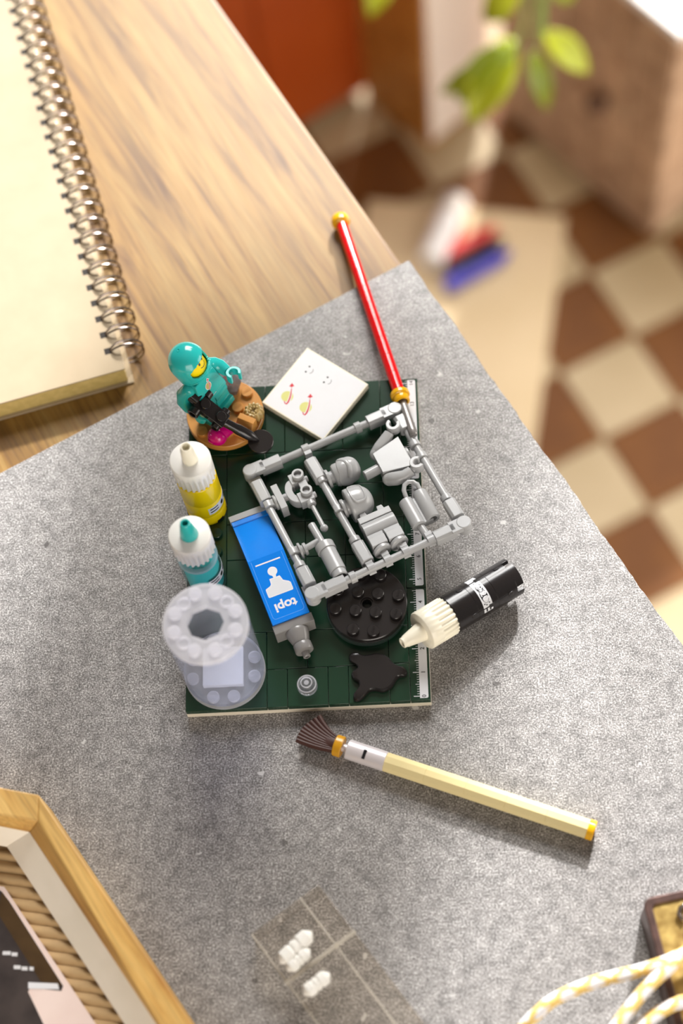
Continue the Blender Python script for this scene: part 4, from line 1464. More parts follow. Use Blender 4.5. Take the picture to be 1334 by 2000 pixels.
# --- torso, arms, hands
p = part('torso')
lo = [(47.6, 18.0), (60.2, 15.1), (60.2, 30.9), (47.6, 28.2)]
p.frustum([tuple(q(s, t, -3.9)) for s, t in lo], [tuple(q(s, t, 3.9)) for s, t in lo])
sdisc(p, 60.2, 23.0, 61.4, 3.4)
to = done(p, 0.35)
p = part('neck_peg', to); p.cyl(q(40.9, 24.4, 0.8), q(48, 23.6, 0.6), 2.1, seg=24, ch=0.2)
p.build('neck_peg', G, to)
for nm, pts, hand, open_a in (('arm', [(49.6, 16.6, 0.3), (52.4, 14.6, 1.0), (55.4, 13.0, 2.2), (57.9, 11.4, 3.2)], (60.6, 9.6, 3.6), 40),
                              ('arm', [(49.2, 30.2, 0.6), (51.6, 32.0, 1.6), (55.0, 33.2, 2.6), (58.2, 32.6, 3.3)], (61.4, 31.2, 3.6), 200)):
    p = part(nm, to)
    pp = [q(*x) for x in pts]
    p.tube([pp[0] - (pp[1] - pp[0]) * 0.35] + pp, [1.9, 2.9, 2.85, 2.5, 2.0], 16)
    p.ball(pp[0], 2.9, 16, 10)
    done(p, 0, 60)
    p = part('hand', to)
    c = Vector(q(*hand)); w = pp[-1]
    p.cyl(w, w.lerp(c, 0.6), 1.35, seg=16)
    dirw = w - c
    a0 = math.degrees(math.atan2(dirw.y, dirw.x))
    # C shaped grip, open away from the wrist
    ro, ri, hh = 2.95, 1.4, 2.0
    A = [math.radians(a0 - 135 + 270 * i / 20 + (25 if nm == 'arm' and open_a == 40 else -25)) for i in range(21)]
    prof = [(c.x + ro * math.cos(a), c.y + ro * math.sin(a)) for a in A] + [(c.x + ri * math.cos(a), c.y + ri * math.sin(a)) for a in A[::-1]]
    n = len(prof)
    vs = [(x, y, c.z - hh) for x, y in prof] + [(x, y, c.z + hh) for x, y in prof]
    fs = [(i, (i + 1) % n, n + (i + 1) % n, n + i) for i in range(n)]
    for i in range(20):
        fs.append((i, i + 1, n - 2 - i, n - 1 - i)); fs.append((n + i, n + n - 1 - i, n + n - 2 - i, n + i + 1))
    p.add(vs, fs)
    done(p, 0.25)

# --- air tanks with their loop
p = part('air_tank')
tdisc(p, 50.5, 43.2, 56.4, 2.95, 0.6)
p.box((50.3, -56.0, -2.2), (57.0, -43.5, 1.0))
t2 = done(p, 0.15)
p = part('air_tank'); T = frame_z(q(57.1, 42.0, 0.6), q(57.0, 56, 0.6) - q(57.1, 42, 0.6))
p.lathe([(2.7, 0), (2.95, 0.25), (2.95, 13.6), (2.75, 13.9), (1.6, 13.9), (1.6, 11.5), (0.02, 11.5)], T, 32)
done(p, 0)
p = part('loop_handle')
p.tube([q(51.2, 44.5, 1.6), q(51.3, 42.0, 2.4), q(51.6, 39.6, 3.0), q(52.9, 37.6, 3.3), q(54.8, 37.0, 3.4), q(56.6, 37.8, 3.3), q(57.6, 39.8, 3.0), q(57.6, 42.0, 2.4), q(57.4, 44.5, 1.6)], 0.95, 12)
done(p, 0)
p = part('pipe'); p.cyl(q(50.9, 55.5, 0.4), q(51.6, 63, 0.2), 1.6, seg=20); done(p, 0)

# --- hips and legs
p = part('hips'); p.box((29.5, -46.2, -3.0), (43.3, -43.2, 3.2))
for s0, s1 in ((30.9, 34.0), (38.4, 41.5)):
    p.frustum([tuple(q(s0, 43.4, -1.6)), tuple(q(s1, 43.4, -1.6)), tuple(q(s1, 43.4, 2.6)), tuple(q(s0, 43.4, 2.6))],
              [tuple(q(s0 + .4, 40.6, -1.2)), tuple(q(s1 - .4, 40.6, -1.2)), tuple(q(s1 - .4, 40.6, 2.0)), tuple(q(s0 + .4, 40.6, 2.0))])
p.cyl(q(29.6, 49.4, -0.2), q(43.4, 49.4, -0.2), 4.3, seg=40)
hp_ = done(p, 0.2)
for s0 in (29.6, 36.8):
    p = part('leg')
    s1 = s0 + 6.6
    a = [(49.5, 2.9), (54.2, 2.9), (54.5, 3.9), (58.5, 3.9), (58.5, -3.6), (49.5, -3.6)]
    n = len(a)
    vs = [tuple(q(s0, t, z)) for t, z in a] + [tuple(q(s1, t, z)) for t, z in a]
    p.add(vs, [tuple(range(n)), tuple(range(2 * n - 1, n - 1, -1))] + [(i, (i + 1) % n, n + (i + 1) % n, n + i) for i in range(n)])
    done(p, 0.2)
    p = part('foot_ring'); p.cyl(q(s0 + 3.3, 58.6, 0.2), q(s0 + 3.5, 60.4, 0.2), 3.9, seg=32, ch=0.3); p.cyl(q(s0 + 3.4, 60, 0.2), q(s0 + 3.5, 62, 0.2), 1.7, seg=16); done(p, 0)

# --- hand tool of the toy: nut, claw, block with two hollow studs, antenna
p = part('nut_block'); sdisc(p, 3.2, 18.4, 4.4, 3.2); p.box((4.4, -24.4, -3.4), (7.2, -12.2, 3.2)); sdisc(p, 7.2, 18.0, 9.5, 1.6); done(p, 0.3)
p = part('claw')
A = [math.radians(60 + 240 * i / 20) for i in range(21)]
prof = [(12.6 + 6.0 * math.cos(a) * 0.62, 18.0 + 5.9 * math.sin(a)) for a in A] + [(12.9 + 2.0 * math.cos(a) * 0.5, 18.0 + 2.4 * math.sin(a)) for a in A[::-1]]
n = len(prof)
vs = [tuple(q(x, y, -2.6)) for x, y in prof] + [tuple(q(x, y, 1.7)) for x, y in prof]
fs = [(i, (i + 1) % n, n + (i + 1) % n, n + i) for i in range(n)]
for i in range(20):
    fs.append((i, i + 1, n - 2 - i, n - 1 - i)); fs.append((n + i, n + n - 1 - i, n + n - 2 - i, n + i + 1))
p.add(vs, fs); done(p, 0.9)
p = part('stud_block')
for t0, t1, s0 in ((10.2, 15.2, 12.7), (15.2, 20.0, 15.2), (20.0, 25.2, 12.6)):
    p.box((s0, -t1, -2.4), (18.7, -t0, 2.4))
sb = done(p, 0.2)
for s_, t_ in ((16.6, 12.4), (16.8, 21.0)):
    p = part('hollow_stud', sb)
    p.lathe([(1.55, 0.3), (1.55, 1.7), (2.3, 1.7), (2.45, 1.5), (2.45, 0.0), (0.02, 0.0), (0.02, 0.3)], Tr(*q(s_, t_, 2.4)), 28)
    done(p, 0)
    p = part('side_knob', sb); p.cyl(q(18.6, t_ + 1.6, 0.4), q(19.9, t_ + 1.6, 0.4), 1.3, seg=16, ch=0.2); done(p, 0)
p = part('antenna'); p.cyl(q(16.3, 25.0, 0.6), q(16.3, 27.2, 0.6), 1.9, seg=20, ch=0.2); p.cyl(q(16.3, 27, 0.6), q(16.4, 39.0, 0.8), 0.95, seg=16); p.ball(q(16.4, 39.4, 0.8), 1.65, 18, 12); done(p, 0)

# --- spray can of the toy
p = part('canister')
tdisc(p, 13.3, 46.4, 49.8, 3.95, 0.4); tdisc(p, 13.4, 49.8, 60.4, 3.5, 0.4)
T = frame_z(q(13.4, 60.3, 0.4), (0, -1, 0))
p.lathe([(3.1, 0), (3.1, 2.6), (2.9, 2.8), (2.3, 2.8), (2.3, 0.8), (0.02, 0.8)], T, 32)
done(p, 0)
p = part('canister_rod'); p.cyl(q(12.5, 35.2, 0.4), q(13.0, 47, 0.4), 1.6, seg=20, ch=0.12); p.cyl(q(5.5, 44.4, 0.4), q(12.8, 43.6, 0.4), 1.35, seg=16); done(p, 0)
p = part('coupling'); sdisc(p, 3.4, 44.2, 4.4, 3.4); sdisc(p, 4.4, 44.2, 5.3, 2.0); sdisc(p, 5.3, 44.3, 6.6, 2.6); done(p, 0)

# ------------------------------------------------------------------ round base with the standing toy figure
BX, BY = 16.1, 128.2
ZB = 12.8
BT = Tr(BX, BY, 0) @ Rz(-28)
base = thing('figure_base', (BX, BY, ZT), 'round brown-orange studded base under the teal astronaut figure', 'base')
MB(BT).lathe([(11.6, 6.4), (12, 6.6), (12, 9.4), (11.8, 9.6)], seg=48).build('under_plate', 'black', base)
NOTCH = [(-16, 10), (60, 68), (118, 124)]
def rn(r, h, a):
    return r
bd = MB(BT).lathe([(15.6, 9.6), (15.9, 9.8), (15.9, 12.55), (15.65, 12.8)], seg=72).build('base_disc', 'nougat', base)
s0 = None
for f_, l_ in ((4, 4), (4, 12), (-4, -12), (-12, -4), (-12, 4), (-4, 12), (4, -4)):
    if (f_, l_) in ((-4, 12), (4, -4)):
        continue
    p_ = BT @ Vector((f_, l_, ZB))
    if s0 is None:
        s0 = stud(MB(BT), f_, l_, ZB, 60).build('stud', 'nougat', base); sp0 = p_.copy()
    else:
        clone(s0, base, p_ - sp0)
# sloped stone of the base
mb = MB(BT)
pr = [(-7.6, 0.0), (-7.6, 0.7), (-2.2, 5.6), (0.3, 5.6), (0.3, 0.0)]
n = len(pr)
mb.add([(7.9, y, ZB + z) for y, z in pr] + [(15.2, y, ZB + z) for y, z in pr],
       [tuple(range(n)), tuple(range(2 * n - 1, n - 1, -1))] + [(i, (i + 1) % n, n + (i + 1) % n, n + i) for i in range(n)])
mb.build('slope_brick', 'nougat', base, bevel=0.12)

# khaki cactus flower
c = BT @ Vector((12.0, 3.9, ZB))
cac = thing('cactus', c, 'small khaki ribbed cactus at the edge of the round base', 'cactus')
X = Tr(*c)
def rc(r, h, a):
    return r * (1 + 0.10 * math.cos(12 * a)) if r > 2.2 else r
MB(X).lathe([(2.2, 0), (3.0, 0.2), (3.7, 1.6), (3.95, 3.2), (3.6, 4.7), (2.9, 5.4), (2.1, 5.1), (1.2, 4.3), (0.02, 4.2)], seg=96, rfun=rc).build('ribbed_body', 'khaki', cac, ang=70)
for i in range(9):
    a = 2 * math.pi * i / 9
    rr = 1.9 if i % 2 else 1.3
    MB(X).ball((rr * math.cos(a), rr * math.sin(a), 4.7 + 0.25 * (i % 3)), 0.62, 10, 7).build('bump', 'khaki', cac)

# magenta sea-snail-like piece
c = BT @ Vector((4.0, -11.6, ZB))
sn = thing('shell', c, 'glossy magenta shell piece on the front of the round base', 'shell')
X = Tr(*c) @ Rz(-28)
def rs(r, h, a):
    return r * (1 + 0.05 * math.cos(7 * a + h))
mb = MB(X)
mb.ball((-0.2, -0.9, 3.6), 3.9, 32, 20, (1.05, 0.98, 0.98))
mb.build('shell_body', 'magenta', sn, ang=60)
MB(X).tube([(0.0, 0.2, 3.6), (1.4, 2.0, 4.0), (2.6, 3.8, 4.0), (3.6, 5.4, 3.6), (4.4, 6.8, 2.9)], [3.5, 3.0, 2.4, 1.9, 1.5], 20).build('shell_tail', 'magenta', sn, ang=60)
for k in range(3):
    MB(X).tube([(-3.4 + 0.3 * k, -1.4 - 1.1 * k, 5.9 - 0.8 * k), (-2.0, -2.8 - 0.9 * k, 6.4 - 1.0 * k), (-0.2, -3.2 - 0.8 * k, 6.2 - 1.1 * k)], [0.3, 0.42, 0.3], 8).build('shell_ridge', 'magenta', sn)

# smoky faceted gem beside the figure
c = BT @ Vector((-2.6, 10.8, ZB))
gem = thing('gem', c, 'smoky faceted gem glowing red inside, behind the astronaut hand', 'gem')
X = Tr(*c) @ Rz(10)
hexa = lambda r, z: [(r * math.cos(math.pi / 3 * i), r * math.sin(math.pi / 3 * i), z) for i in range(6)]
mb = MB(X); mb.frustum(hexa(3.2, 0), hexa(4.7, 4.6)); mb.frustum(hexa(4.7, 4.6), hexa(4.3, 11.5)); mb.build('gem_shell', 'smoke', gem, smooth=False)
MB(X).frustum(hexa(0.9, 5.0), hexa(1.8, 10.5)).build('gem_core', 'glowred', gem, smooth=False)

# astronaut figure: X forward, Y to its left, Z up
up = Vector((-0.150, 0.060, 0.985)).normalized()
fw = Vector((math.cos(math.radians(-36)), math.sin(math.radians(-36)), 0)); fw = (fw - up * fw.dot(up)).normalized()
FT = frame_xyz((12.9, 129.4, 13.75), fw, up.cross(fw))
fig = thing('toy_astronaut', FT @ Vector((0, 0, 0)), 'teal toy astronaut figure with yellow face standing on the round base', 'toy figure')
TE = 'teal'
for sy_2 in (1, -1):
    y0, y1 = (0.15, 7.7) if sy_2 > 0 else (-7.7, -0.15)
    pr = [(-4, 0), (4, 0), (4, 3.0), (2.3, 3.4), (2.3, 8.2), (-3.6, 8.2), (-4, 7.4)]
    n = len(pr)
    mb = MB(FT)
    mb.add([(x, y0, z) for x, z in pr] + [(x, y1, z) for x, z in pr],
           [tuple(range(n)), tuple(range(2 * n - 1, n - 1, -1))] + [(i, (i + 1) % n, n + (i + 1) % n, n + i) for i in range(n)])
    mb.cyl((-0.2, y0, 9.4), (-0.2, y1, 9.4), 3.5, seg=32)
    mb.build('leg', TE, fig, bevel=0.25)
mb = MB(FT); mb.box((-3.6, -7.8, 11.6), (3.7, 7.8, 14.0)); mb.box((-2.5, -1.2, 9.6), (2.9, 1.2, 11.8)); mb.build('hips', TE, fig, bevel=0.25)
mb = MB(FT)
mb.frustum([(-3.9, -7.8, 14.05), (3.9, -7.8, 14.05), (3.9, 7.8, 14.05), (-3.9, 7.8, 14.05)], [(-3.5, -5.7, 26.0), (3.5, -5.7, 26.0), (3.5, 5.7, 26.0), (-3.5, 5.7, 26.0)])
tor = mb.build('torso', TE, fig, bevel=0.4)
# chest emblem on the sloping front
px_ = lambda z: 3.9 - 0.4 * (z - 14.05) / 11.95
CTm = frame_xyz((px_(20.4) + 0.03, -0.2, 20.4), (0, 1, 0), (-0.4 / 11.95, 0, 1))
emblem(FT @ CTm, tor, Vector((0, 0)), Vector((1, 0)), Vector((0, 1)), 1.12, 'print_tan', True, z=0.05)
CTm = frame_xyz((px_(14.05) + 0.02, 0, 14.05), (0, 1, 0), (-0.4 / 11.95, 0, 1))
MB(FT @ CTm).box((-1.6, -0.1, 0), (1.6, 0.05, 0.04)).build('belt_line', 'print_white', tor, smooth=False)
def limb(pts, rs_, name):
    mb = MB(FT)
    P = [Vector(p) for p in pts]
    mb.ball(P[0], rs_[0], 18, 12)
    mb.tube(P, rs_, 18)
    return mb.build(name, TE, fig, ang=60)
def grip(c, wrist, axis, a_open, name='hand'):
    c, w = Vector(c), Vector(wrist)
    mb = MB(FT)
    mb.cyl(w - (c - w) * 0.2, w.lerp(c, 0.6), 1.45, seg=18)
    F = frame_z(c - Vector(axis).normalized() * 1.9, axis)
    loc = F.inverted() @ w
    a0 = math.degrees(math.atan2(loc.y, loc.x)) + a_open
    ro, ri, hh = 3.1, 1.75, 3.8
    A = [math.radians(a0 - 138 + 276 * i / 24) for i in range(25)]
    prof = [(ro * math.cos(a), ro * math.sin(a)) for a in A] + [(ri * math.cos(a), ri * math.sin(a)) for a in A[::-1]]
    n = len(prof)
    vs = [(x, y, 0) for x, y in prof] + [(x, y, hh) for x, y in prof]
    fs = [(i, (i + 1) % n, n + (i + 1) % n, n + i) for i in range(n)]
    for i in range(24):
        fs.append((i, i + 1, n - 2 - i, n - 1 - i)); fs.append((n + i, n + n - 1 - i, n + n - 2 - i, n + i + 1))
    mb.add(vs, fs, F)
    return mb.build(name, TE, fig, bevel=0.2)
limb([(-0.5, -6.7, 23.2), (-2.6, -8.6, 20.8), (-3.0, -9.8, 17.6), (-1.2, -10.2, 15.0), (1.6, -9.9, 13.4)], [2.9, 3.0, 2.9, 2.5, 2.1], 'arm')
grip((4.6, -9.4, 12.2), (1.6, -9.9, 13.4), (0.5, 0.1, 0.85), 0)
limb([(-0.3, 6.9, 23.2), (0.4, 8.6, 21.6), (2.6, 9.6, 20.2), (4.6, 9.5, 19.6), (6.2, 9.3, 19.4)], [2.9, 3.0, 2.8, 2.4, 2.1], 'arm')
grip((9.6, 9.2, 19.4), (6.2, 9.3, 19.4), (0.05, 0.15, 1.0), -25)
HT = FT @ Tr(-1.8, 0.6, 28.0) @ Rz(20) @ Matrix.Rotation(math.radians(-11), 4, 'Y') @ Tr(0, 0, -27.6)
# head inside the helmet
mb = MB(HT).lathe([(3.0, 26.0), (5.4, 26.6), (6.1, 27.6), (6.1, 35.0), (5.0, 36.4), (2.6, 37.2)], seg=48)
hd2 = mb.build('head', 'yellow', fig)
def wrap_head(y, z, lift=0.06):
    a = y / 6.1
    return ((6.1 + lift) * math.cos(a), (6.1 + lift) * math.sin(a), z)
mb = MB(HT)
for y in (-1.45, 1.45):
    k = 16
    mb.add([wrap_head(y, 31.9)] + [wrap_head(y + 0.52 * math.cos(2 * math.pi * i / k), 31.9 + 0.62 * math.sin(2 * math.pi * i / k)) for i in range(k)], [(0, 1 + i, 1 + (i + 1) % k) for i in range(k)])
sm_ = [(-1.9, 30.2), (-1.2, 29.65), (-0.4, 29.4), (0.4, 29.4), (1.2, 29.65), (1.9, 30.2)]
for (a, b), (c_, d_) in zip(sm_[:-1], sm_[1:]):
    mb.add([wrap_head(a, b - 0.16), wrap_head(c_, d_ - 0.16), wrap_head(c_, d_ + 0.16), wrap_head(a, b + 0.16)], [(0, 1, 2, 3)])
mb.build('printed_face', 'print_black', hd2, smooth=False)
# helmet shell with the face opening
vs, fs = [], []
NA, NH = 120, 60
def hprof(u):
    if u < 0.42:
        return 7.15 + 0.45 * math.sin(u / 0.42 * math.pi / 2), 26.1 + (32.0 - 26.1) * u / 0.42
    w = (u - 0.42) / 0.58 * math.pi / 2
    return 7.6 * max(0.001, math.cos(w)) ** 0.9, 32.0 + 7.6 * math.sin(w)
for i in range(NH + 1):
    r, h = hprof(i / NH)
    for j in range(NA):
        a = 2 * math.pi * j / NA
        vs.append((r * math.cos(a) * 1.02, r * math.sin(a), h))
def is_open(a, h):
    a = (a + math.pi) % (2 * math.pi) - math.pi
    x = a / math.radians(64)
    lo_, hi_ = 27.7, 34.0
    z = (h - (lo_ + hi_) / 2) / ((hi_ - lo_) / 2)
    return abs(x) ** 2.6 + abs(z) ** 2.6 < 1
for i in range(NH):
    h = (hprof(i / NH)[1] + hprof((i + 1) / NH)[1]) / 2
    for j in range(NA):
        a = 2 * math.pi * (j + 0.5) / NA
        if is_open(a, h):
            continue
        fs.append((i * NA + j, i * NA + (j + 1) % NA, (i + 1) * NA + (j + 1) % NA, (i + 1) * NA + j))
helm = MB(HT).add(vs, fs).build('helmet', TE, fig, solid=0.8, ang=60)
MB(HT).ring((0, 0, 25.9), (0, 0, 26.9), 7.4, 4.6, 48, 0.2).build('helmet_collar', TE, helm)
MB(HT).ring((0, 0, 39.52), (0, 0, 39.7), 0.75, 0.5, 20, 0.03).build('mould_mark', TE, helm)

# metal detector held in the right hand
Hc = Vector(FT @ Vector((8.3, -9.2, 16.0)))
DA_ = Vector((5.3, 125.2, 33.0)); DB_ = Vector((17.9, 117.2, 24.0))
dd = (DB_ - DA_).normalized()
side_ = dd.cross(Vector((0, 0, 1))).normalized()
nup = side_.cross(dd)
if nup.z < 0: nup = -nup; side_ = -side_
XT = frame_xyz(DA_, dd, nup.cross(dd))              # x along, z upward face
det = thing('metal_detector', (31.0, 113.2, 13.4), 'black metal detector with round search head held by the astronaut', 'metal detector')
LD = (DB_ - DA_).length
MB(XT).box((3.0, -3.2, -1.6), (LD, 3.2, 1.6)).build('grip_block', 'black', det, bevel=0.2)
for a in (7.0, 15.0 if LD > 15.5 else LD - 3.5):
    MB(XT @ Tr(a - 0.6, 0.0, 1.6)).lathe([(2.1, 0), (2.1, 1.4), (1.9, 1.6), (0.02, 1.6)], seg=24).build('stud', 'black', det)
MB(XT).ring((-3.2, 0, 0.9), (3.6, 0, 0.9), 2.7, 1.8, 32).build('rear_tube', 'black', det)
for sgn_2 in (1, -1):
    MB(XT).ring((5.0, sgn_2 * 3.2, -0.2), (5.0, sgn_2 * 6.0, -0.2), 2.4, 1.5, 28).build('side_ring', 'black', det)
MB(XT).ring((LD - 2.2, -4.9, -0.6), (LD - 2.2, 4.9, -0.6), 1.9, 1.0, 24).build('front_pin', 'black', det)
tip = Vector((30.4, 113.3, 15.1))
st = DB_ - dd * 0.6 - nup * 0.4
ax = (tip - st)
Lr = ax.length
MB(frame_z(st, ax)).lathe([(1.9, 0), (1.95, Lr * 0.3), (2.25, Lr * 0.42), (2.2, Lr * 0.72), (1.2, Lr * 0.92), (0.25, Lr)], seg=28).build('rod', 'black', det)
dn = Vector((0.05, -0.10, 1)).normalized()
DTm = frame_z(Vector((31.0, 113.2, 13.4)), dn)
MB(DTm).lathe([(4.9, 0), (5.2, 0.3), (5.2, 1.3), (5.0, 1.5), (0.02, 1.5)], seg=48).build('search_head', 'black', det)

# ------------------------------------------------------------------ octagon shadow frame in the near left corner
def loop(z, B, Bl, Cr):
    """six corners: B visible corner, Bl a point on the left-going edge, Cr a point on the right edge"""
    B = Vector(B); l = (Vector(Bl) - B).normalized(); r = (Vector(Cr) - B).normalized()
    A = B + l * 96
    Cc = B + r * 150
    return [A, B, Cc]
CM = Vector((-86.0, -125.0))
def hexa_loop(z, B, Bl, Cr):
    A, B, Cc = loop(z, B, Bl, Cr)
    P = [A, B, Cc, 2 * CM - A, 2 * CM - B, 2 * CM - Cc]
    return [Vector((p.x, p.y, z)) for p in P]
Lo = hexa_loop(20, (-52.4, -35.2), (-67.0, -31.6), (6.1, -123.4))
Lb = [Vector((p.x, p.y, 0)) for p in Lo]
Li = hexa_loop(20, (-52.0, -45.2), (-66.5, -42.1), (-5.7, -122.9))
Lw = hexa_loop(14, (-56.9, -47.8), (-68.0, -45.0), (-7.8, -121.8))
Ll = hexa_loop(5, (-67.7, -50.4), (-78.0, -48.0), (-21.1, -119.8))
Lf = [Vector((p.x, p.y, 0.8)) for p in Ll]
fr = thing('shadow_frame', (CM.x, CM.y, 0), 'angular oak shadow frame with white liner in the near left corner', 'picture frame')
for i in range(6):
    j = (i + 1) % 6
    sec = [Lb, Lo, Li, Lw, [Vector((p.x, p.y, 0)) for p in Lw]]
    mb = MB()
    vs = [L[i] for L in sec] + [L[j] for L in sec]
    n = 5
    mb.add(vs, [(0, 1, 2, 3, 4), (9, 8, 7, 6, 5)] + [(k, (k + 1) % n, n + (k + 1) % n, n + k) for k in range(n)])
    mb.build('frame_bar', 'frame_oak', fr, bevel=0.5)
for i in range(6):
    j = (i + 1) % 6
    off = Vector((0, 0, -0.9))
    mb = MB()
    a, b, c, d_ = Lw[i] + Vector((0, 0, -0.1)), Lw[j] + Vector((0, 0, -0.1)), Ll[j], Ll[i]
    vs = [a, b, c, d_, a + off, b + off, c + off, d_ + off]
    mb.add(vs, [(0, 1, 2, 3), (7, 6, 5, 4), (0, 4, 5, 1), (1, 5, 6, 2), (2, 6, 7, 3), (3, 7, 4, 0)])
    mb.build('liner_strip', 'liner', fr, smooth=False)
MB().frustum([tuple(Vector((p.x, p.y, 0.2))) for p in Lw], [tuple(Vector((p.x, p.y, 1.2))) for p in Lw]).build('back_board', 'card', fr, smooth=False)
# corrugated cardboard behind the print: parallel rounded ridges across the long side
er = (Vector((-21.1, -119.8)) - Vector((-67.7, -50.4))).normalized()
ec = Vector((-0.985, 0.17)).normalized()
B0 = Vector((-66.6, -52.4))
r0 = None
for k in range(20):
    s0_ = B0 + er * (1.2 + 6.3 * k)
    a = s0_ + ec * -0.5
    b = s0_ + ec * 46
    seg = 10
    mb = MB()
    ringA = []
    for P_ in (a, b):
        for i in range(seg + 1):
            u = i / seg
            off = er * ((u - 0.5) * 6.25)
            ringA.append((P_.x + off.x, P_.y + off.y, 1.3 + 1.3 * math.sin(math.pi * u)))
    n = seg + 1
    vs = ringA + [(ringA[0][0], ringA[0][1], 1.2), (ringA[seg][0], ringA[seg][1], 1.2), (ringA[n][0], ringA[n][1], 1.2), (ringA[2 * n - 1][0], ringA[2 * n - 1][1], 1.2)]
    if r0 is None:
        fs = [(i, i + 1, n + i + 1, n + i) for i in range(seg)] + [tuple(range(n))[::-1], tuple(range(n, 2 * n)), (0, n, n + seg, seg)]
        mb.add(ringA, fs)
        r0 = mb.build('cardboard_ridge', 'card', fr, ang=60)
    else:
        clone(r0, fr, Vector((er.x, er.y, 0)) * 6.3 * k)
# the print lying on the cardboard
pdv = (Vector((-31.8, -119.4)) - Vector((-65.2, -70.4))).normalized()
pn = Vector((pdv.y, -pdv.x))
if pn.x > 0: pn = -pn
PB = Vector((-69.3, -64.4))
def pp(a, b):                                       # a along right edge, b inward
    v = PB + pdv * a + pn * b
    return (v.x, v.y)
prt = thing('photo_print', (-80, -105, 2.7), 'pale pink card with a dark photo inside the oak frame', 'photo print')
ZP0 = 2.75
MB().prism([pp(1.5, 0), pp(100, 0), pp(100, 44), pp(1.5, 44), pp(0, 42), pp(0, 1.5)], ZP0, ZP0 + 0.5).build('pink_card', 'pink', prt, smooth=False)
vals = dict(e=(-66.6, -71.7), f=(-44.4, -104.8), g=(-57.7, -102.2), h=(-45.8, -106.6), i=(-57.5, -106.0), j=(-51.2, -118.5))
MB().prism([(-69.8, -67.0), (-66.3, -71.2), (-44.6, -104.4), (-45.2, -106.2), (-57.0, -104.4), (-57.5, -106.0), (-50.6, -119.5), (-46.0, -128.5), (-90, -140), (-100, -80)][::-1], ZP0 + 0.5, ZP0 + 0.56).build('dark_photo', 'photo_dark', prt, smooth=False)
MB().prism([(-69.2, -67.4), (-66.5, -71.2), (-44.9, -104.2), (-52.5, -103.2), (-70.5, -75.5)][::-1], ZP0 + 0.56, ZP0 + 0.60).build('brown_strip', 'photo_brown', prt, smooth=False)
MB().prism([(-57.6, -102.4), (-46.6, -103.4), (-46.0, -105.6), (-57.5, -104.8)][::-1], ZP0 + 0.56, ZP0 + 0.66).build('white_strip', 'print_white', prt, smooth=False)
mb = MB()
for (x, y, w) in ((-66.2, -91.0, 3.0), (-63.2, -91.6, 2.2), (-62.0, -96.5, 2.6), (-59.2, -97.1, 2.2), (-56.6, -97.3, 1.6)):
    mb.prism([(x - w / 2, y - 0.7), (x + w / 2, y - 0.9), (x + w / 2, y + 0.5), (x - w / 2, y + 0.7)], ZP0 + 0.6, ZP0 + 0.64)
mb.build('pale_spots', 'print_line', prt, smooth=False)

# ------------------------------------------------------------------ thin clear case with white pegs
cdir = Vector((0.575, -0.818, 0)).normalized()      # long side, toward the viewer
cnr = Vector((0.818, 0.575, 0)).normalized()        # across, to the right
CO = Vector((26.0, -90.4, 0))
CX = frame_xyz(CO, cdir, cnr)                       # x long, y across to the right, z up?
if (CX.to_3x3() @ Vector((0, 0, 1))).z < 0:
    CX = frame_xyz(CO, cdir, -cnr)
    ysg = -1
else:
    ysg = 1
def cb(mb, x0, x1, y0, y1, z0, z1):
    ya, yb = sorted((y0 * ysg, y1 * ysg))
    return mb.box((x0, ya, z0), (x1, yb, z1), CX)
case = thing('clear_case', CO + cdir * 50 + cnr * 15, 'thin clear plastic case with white pegs, blurred at the front edge', 'case')
CWd = 31.0; CLn = 110.0
cb(MB(), 0, CLn, 0, CWd, 11.2, 12.0).build('case_lid', 'case', case, bevel=0.3)
for y0, y1 in ((0, 0.8), (CWd - 0.8, CWd)):
    cb(MB(), 0, CLn, y0, y1, 0, 11.2).build('case_side', 'case', case)
for x0, x1 in ((0, 0.8), (CLn - 0.8, CLn)):
    cb(MB(), x0, x1, 0.8, CWd - 0.8, 0, 11.2).build('case_end', 'case', case)
cb(MB(), 0.4, CLn - 0.4, CWd - 9.0, CWd - 8.2, 12.0, 12.6).build('case_rib', 'case_edge', case, bevel=0.2)
cb(MB(), 0.2, CLn, 0.0, 0.7, 12.0, 12.5).build('case_rib', 'case_edge', case, bevel=0.2)
def c3(x, y, z):
    return CX @ Vector((x, y * ysg, z))
MB().cyl(c3(22.8, -0.6, 12.7), c3(22.8, CWd + 0.2, 12.7), 0.75, seg=12).build('cross_rib', 'case_edge', case)
def world_xy(x, y, z): return Vector((x, y, z))
def peg(a, b, label, r=2.1):
    a, b = Vector(a), Vector(b)
    t = thing('white_peg', ((a.x + b.x) / 2, (a.y + b.y) / 2, a.z - r), label, 'peg', 'white pegs on the clear case')
    d = b - a; L = d.length; F = frame_z(a, d)
    MB(F).lathe([(0.6, -r * 0.7), (r, 0), (r * 1.05, L * 0.3), (r * 0.86, L * 0.36), (r * 0.86, L * 0.64), (r * 1.05, L * 0.7), (r, L), (0.6, L + r * 0.7)], seg=24).build('peg_shaft', 'white', t)
    MB(F).ring((0, 0, L * 0.42), (0, 0, L * 0.58), r * 1.0, r * 0.8, 24, 0.1).build('peg_ring', 'white', t)
zc = 15.2
peg((38.6, -100.6, zc), (47.3, -92.6, zc), 'white peg on the clear case, longer one of the close pair', 3.0)
peg((41.0, -103.6, zc - 0.3), (46.6, -98.6, zc - 0.3), 'short white peg on the clear case, touching the longer one', 2.6)
peg((47.1, -112.8, zc), (53.6, -107.9, zc), 'white peg on the clear case, alone beyond the cross rib', 2.7)

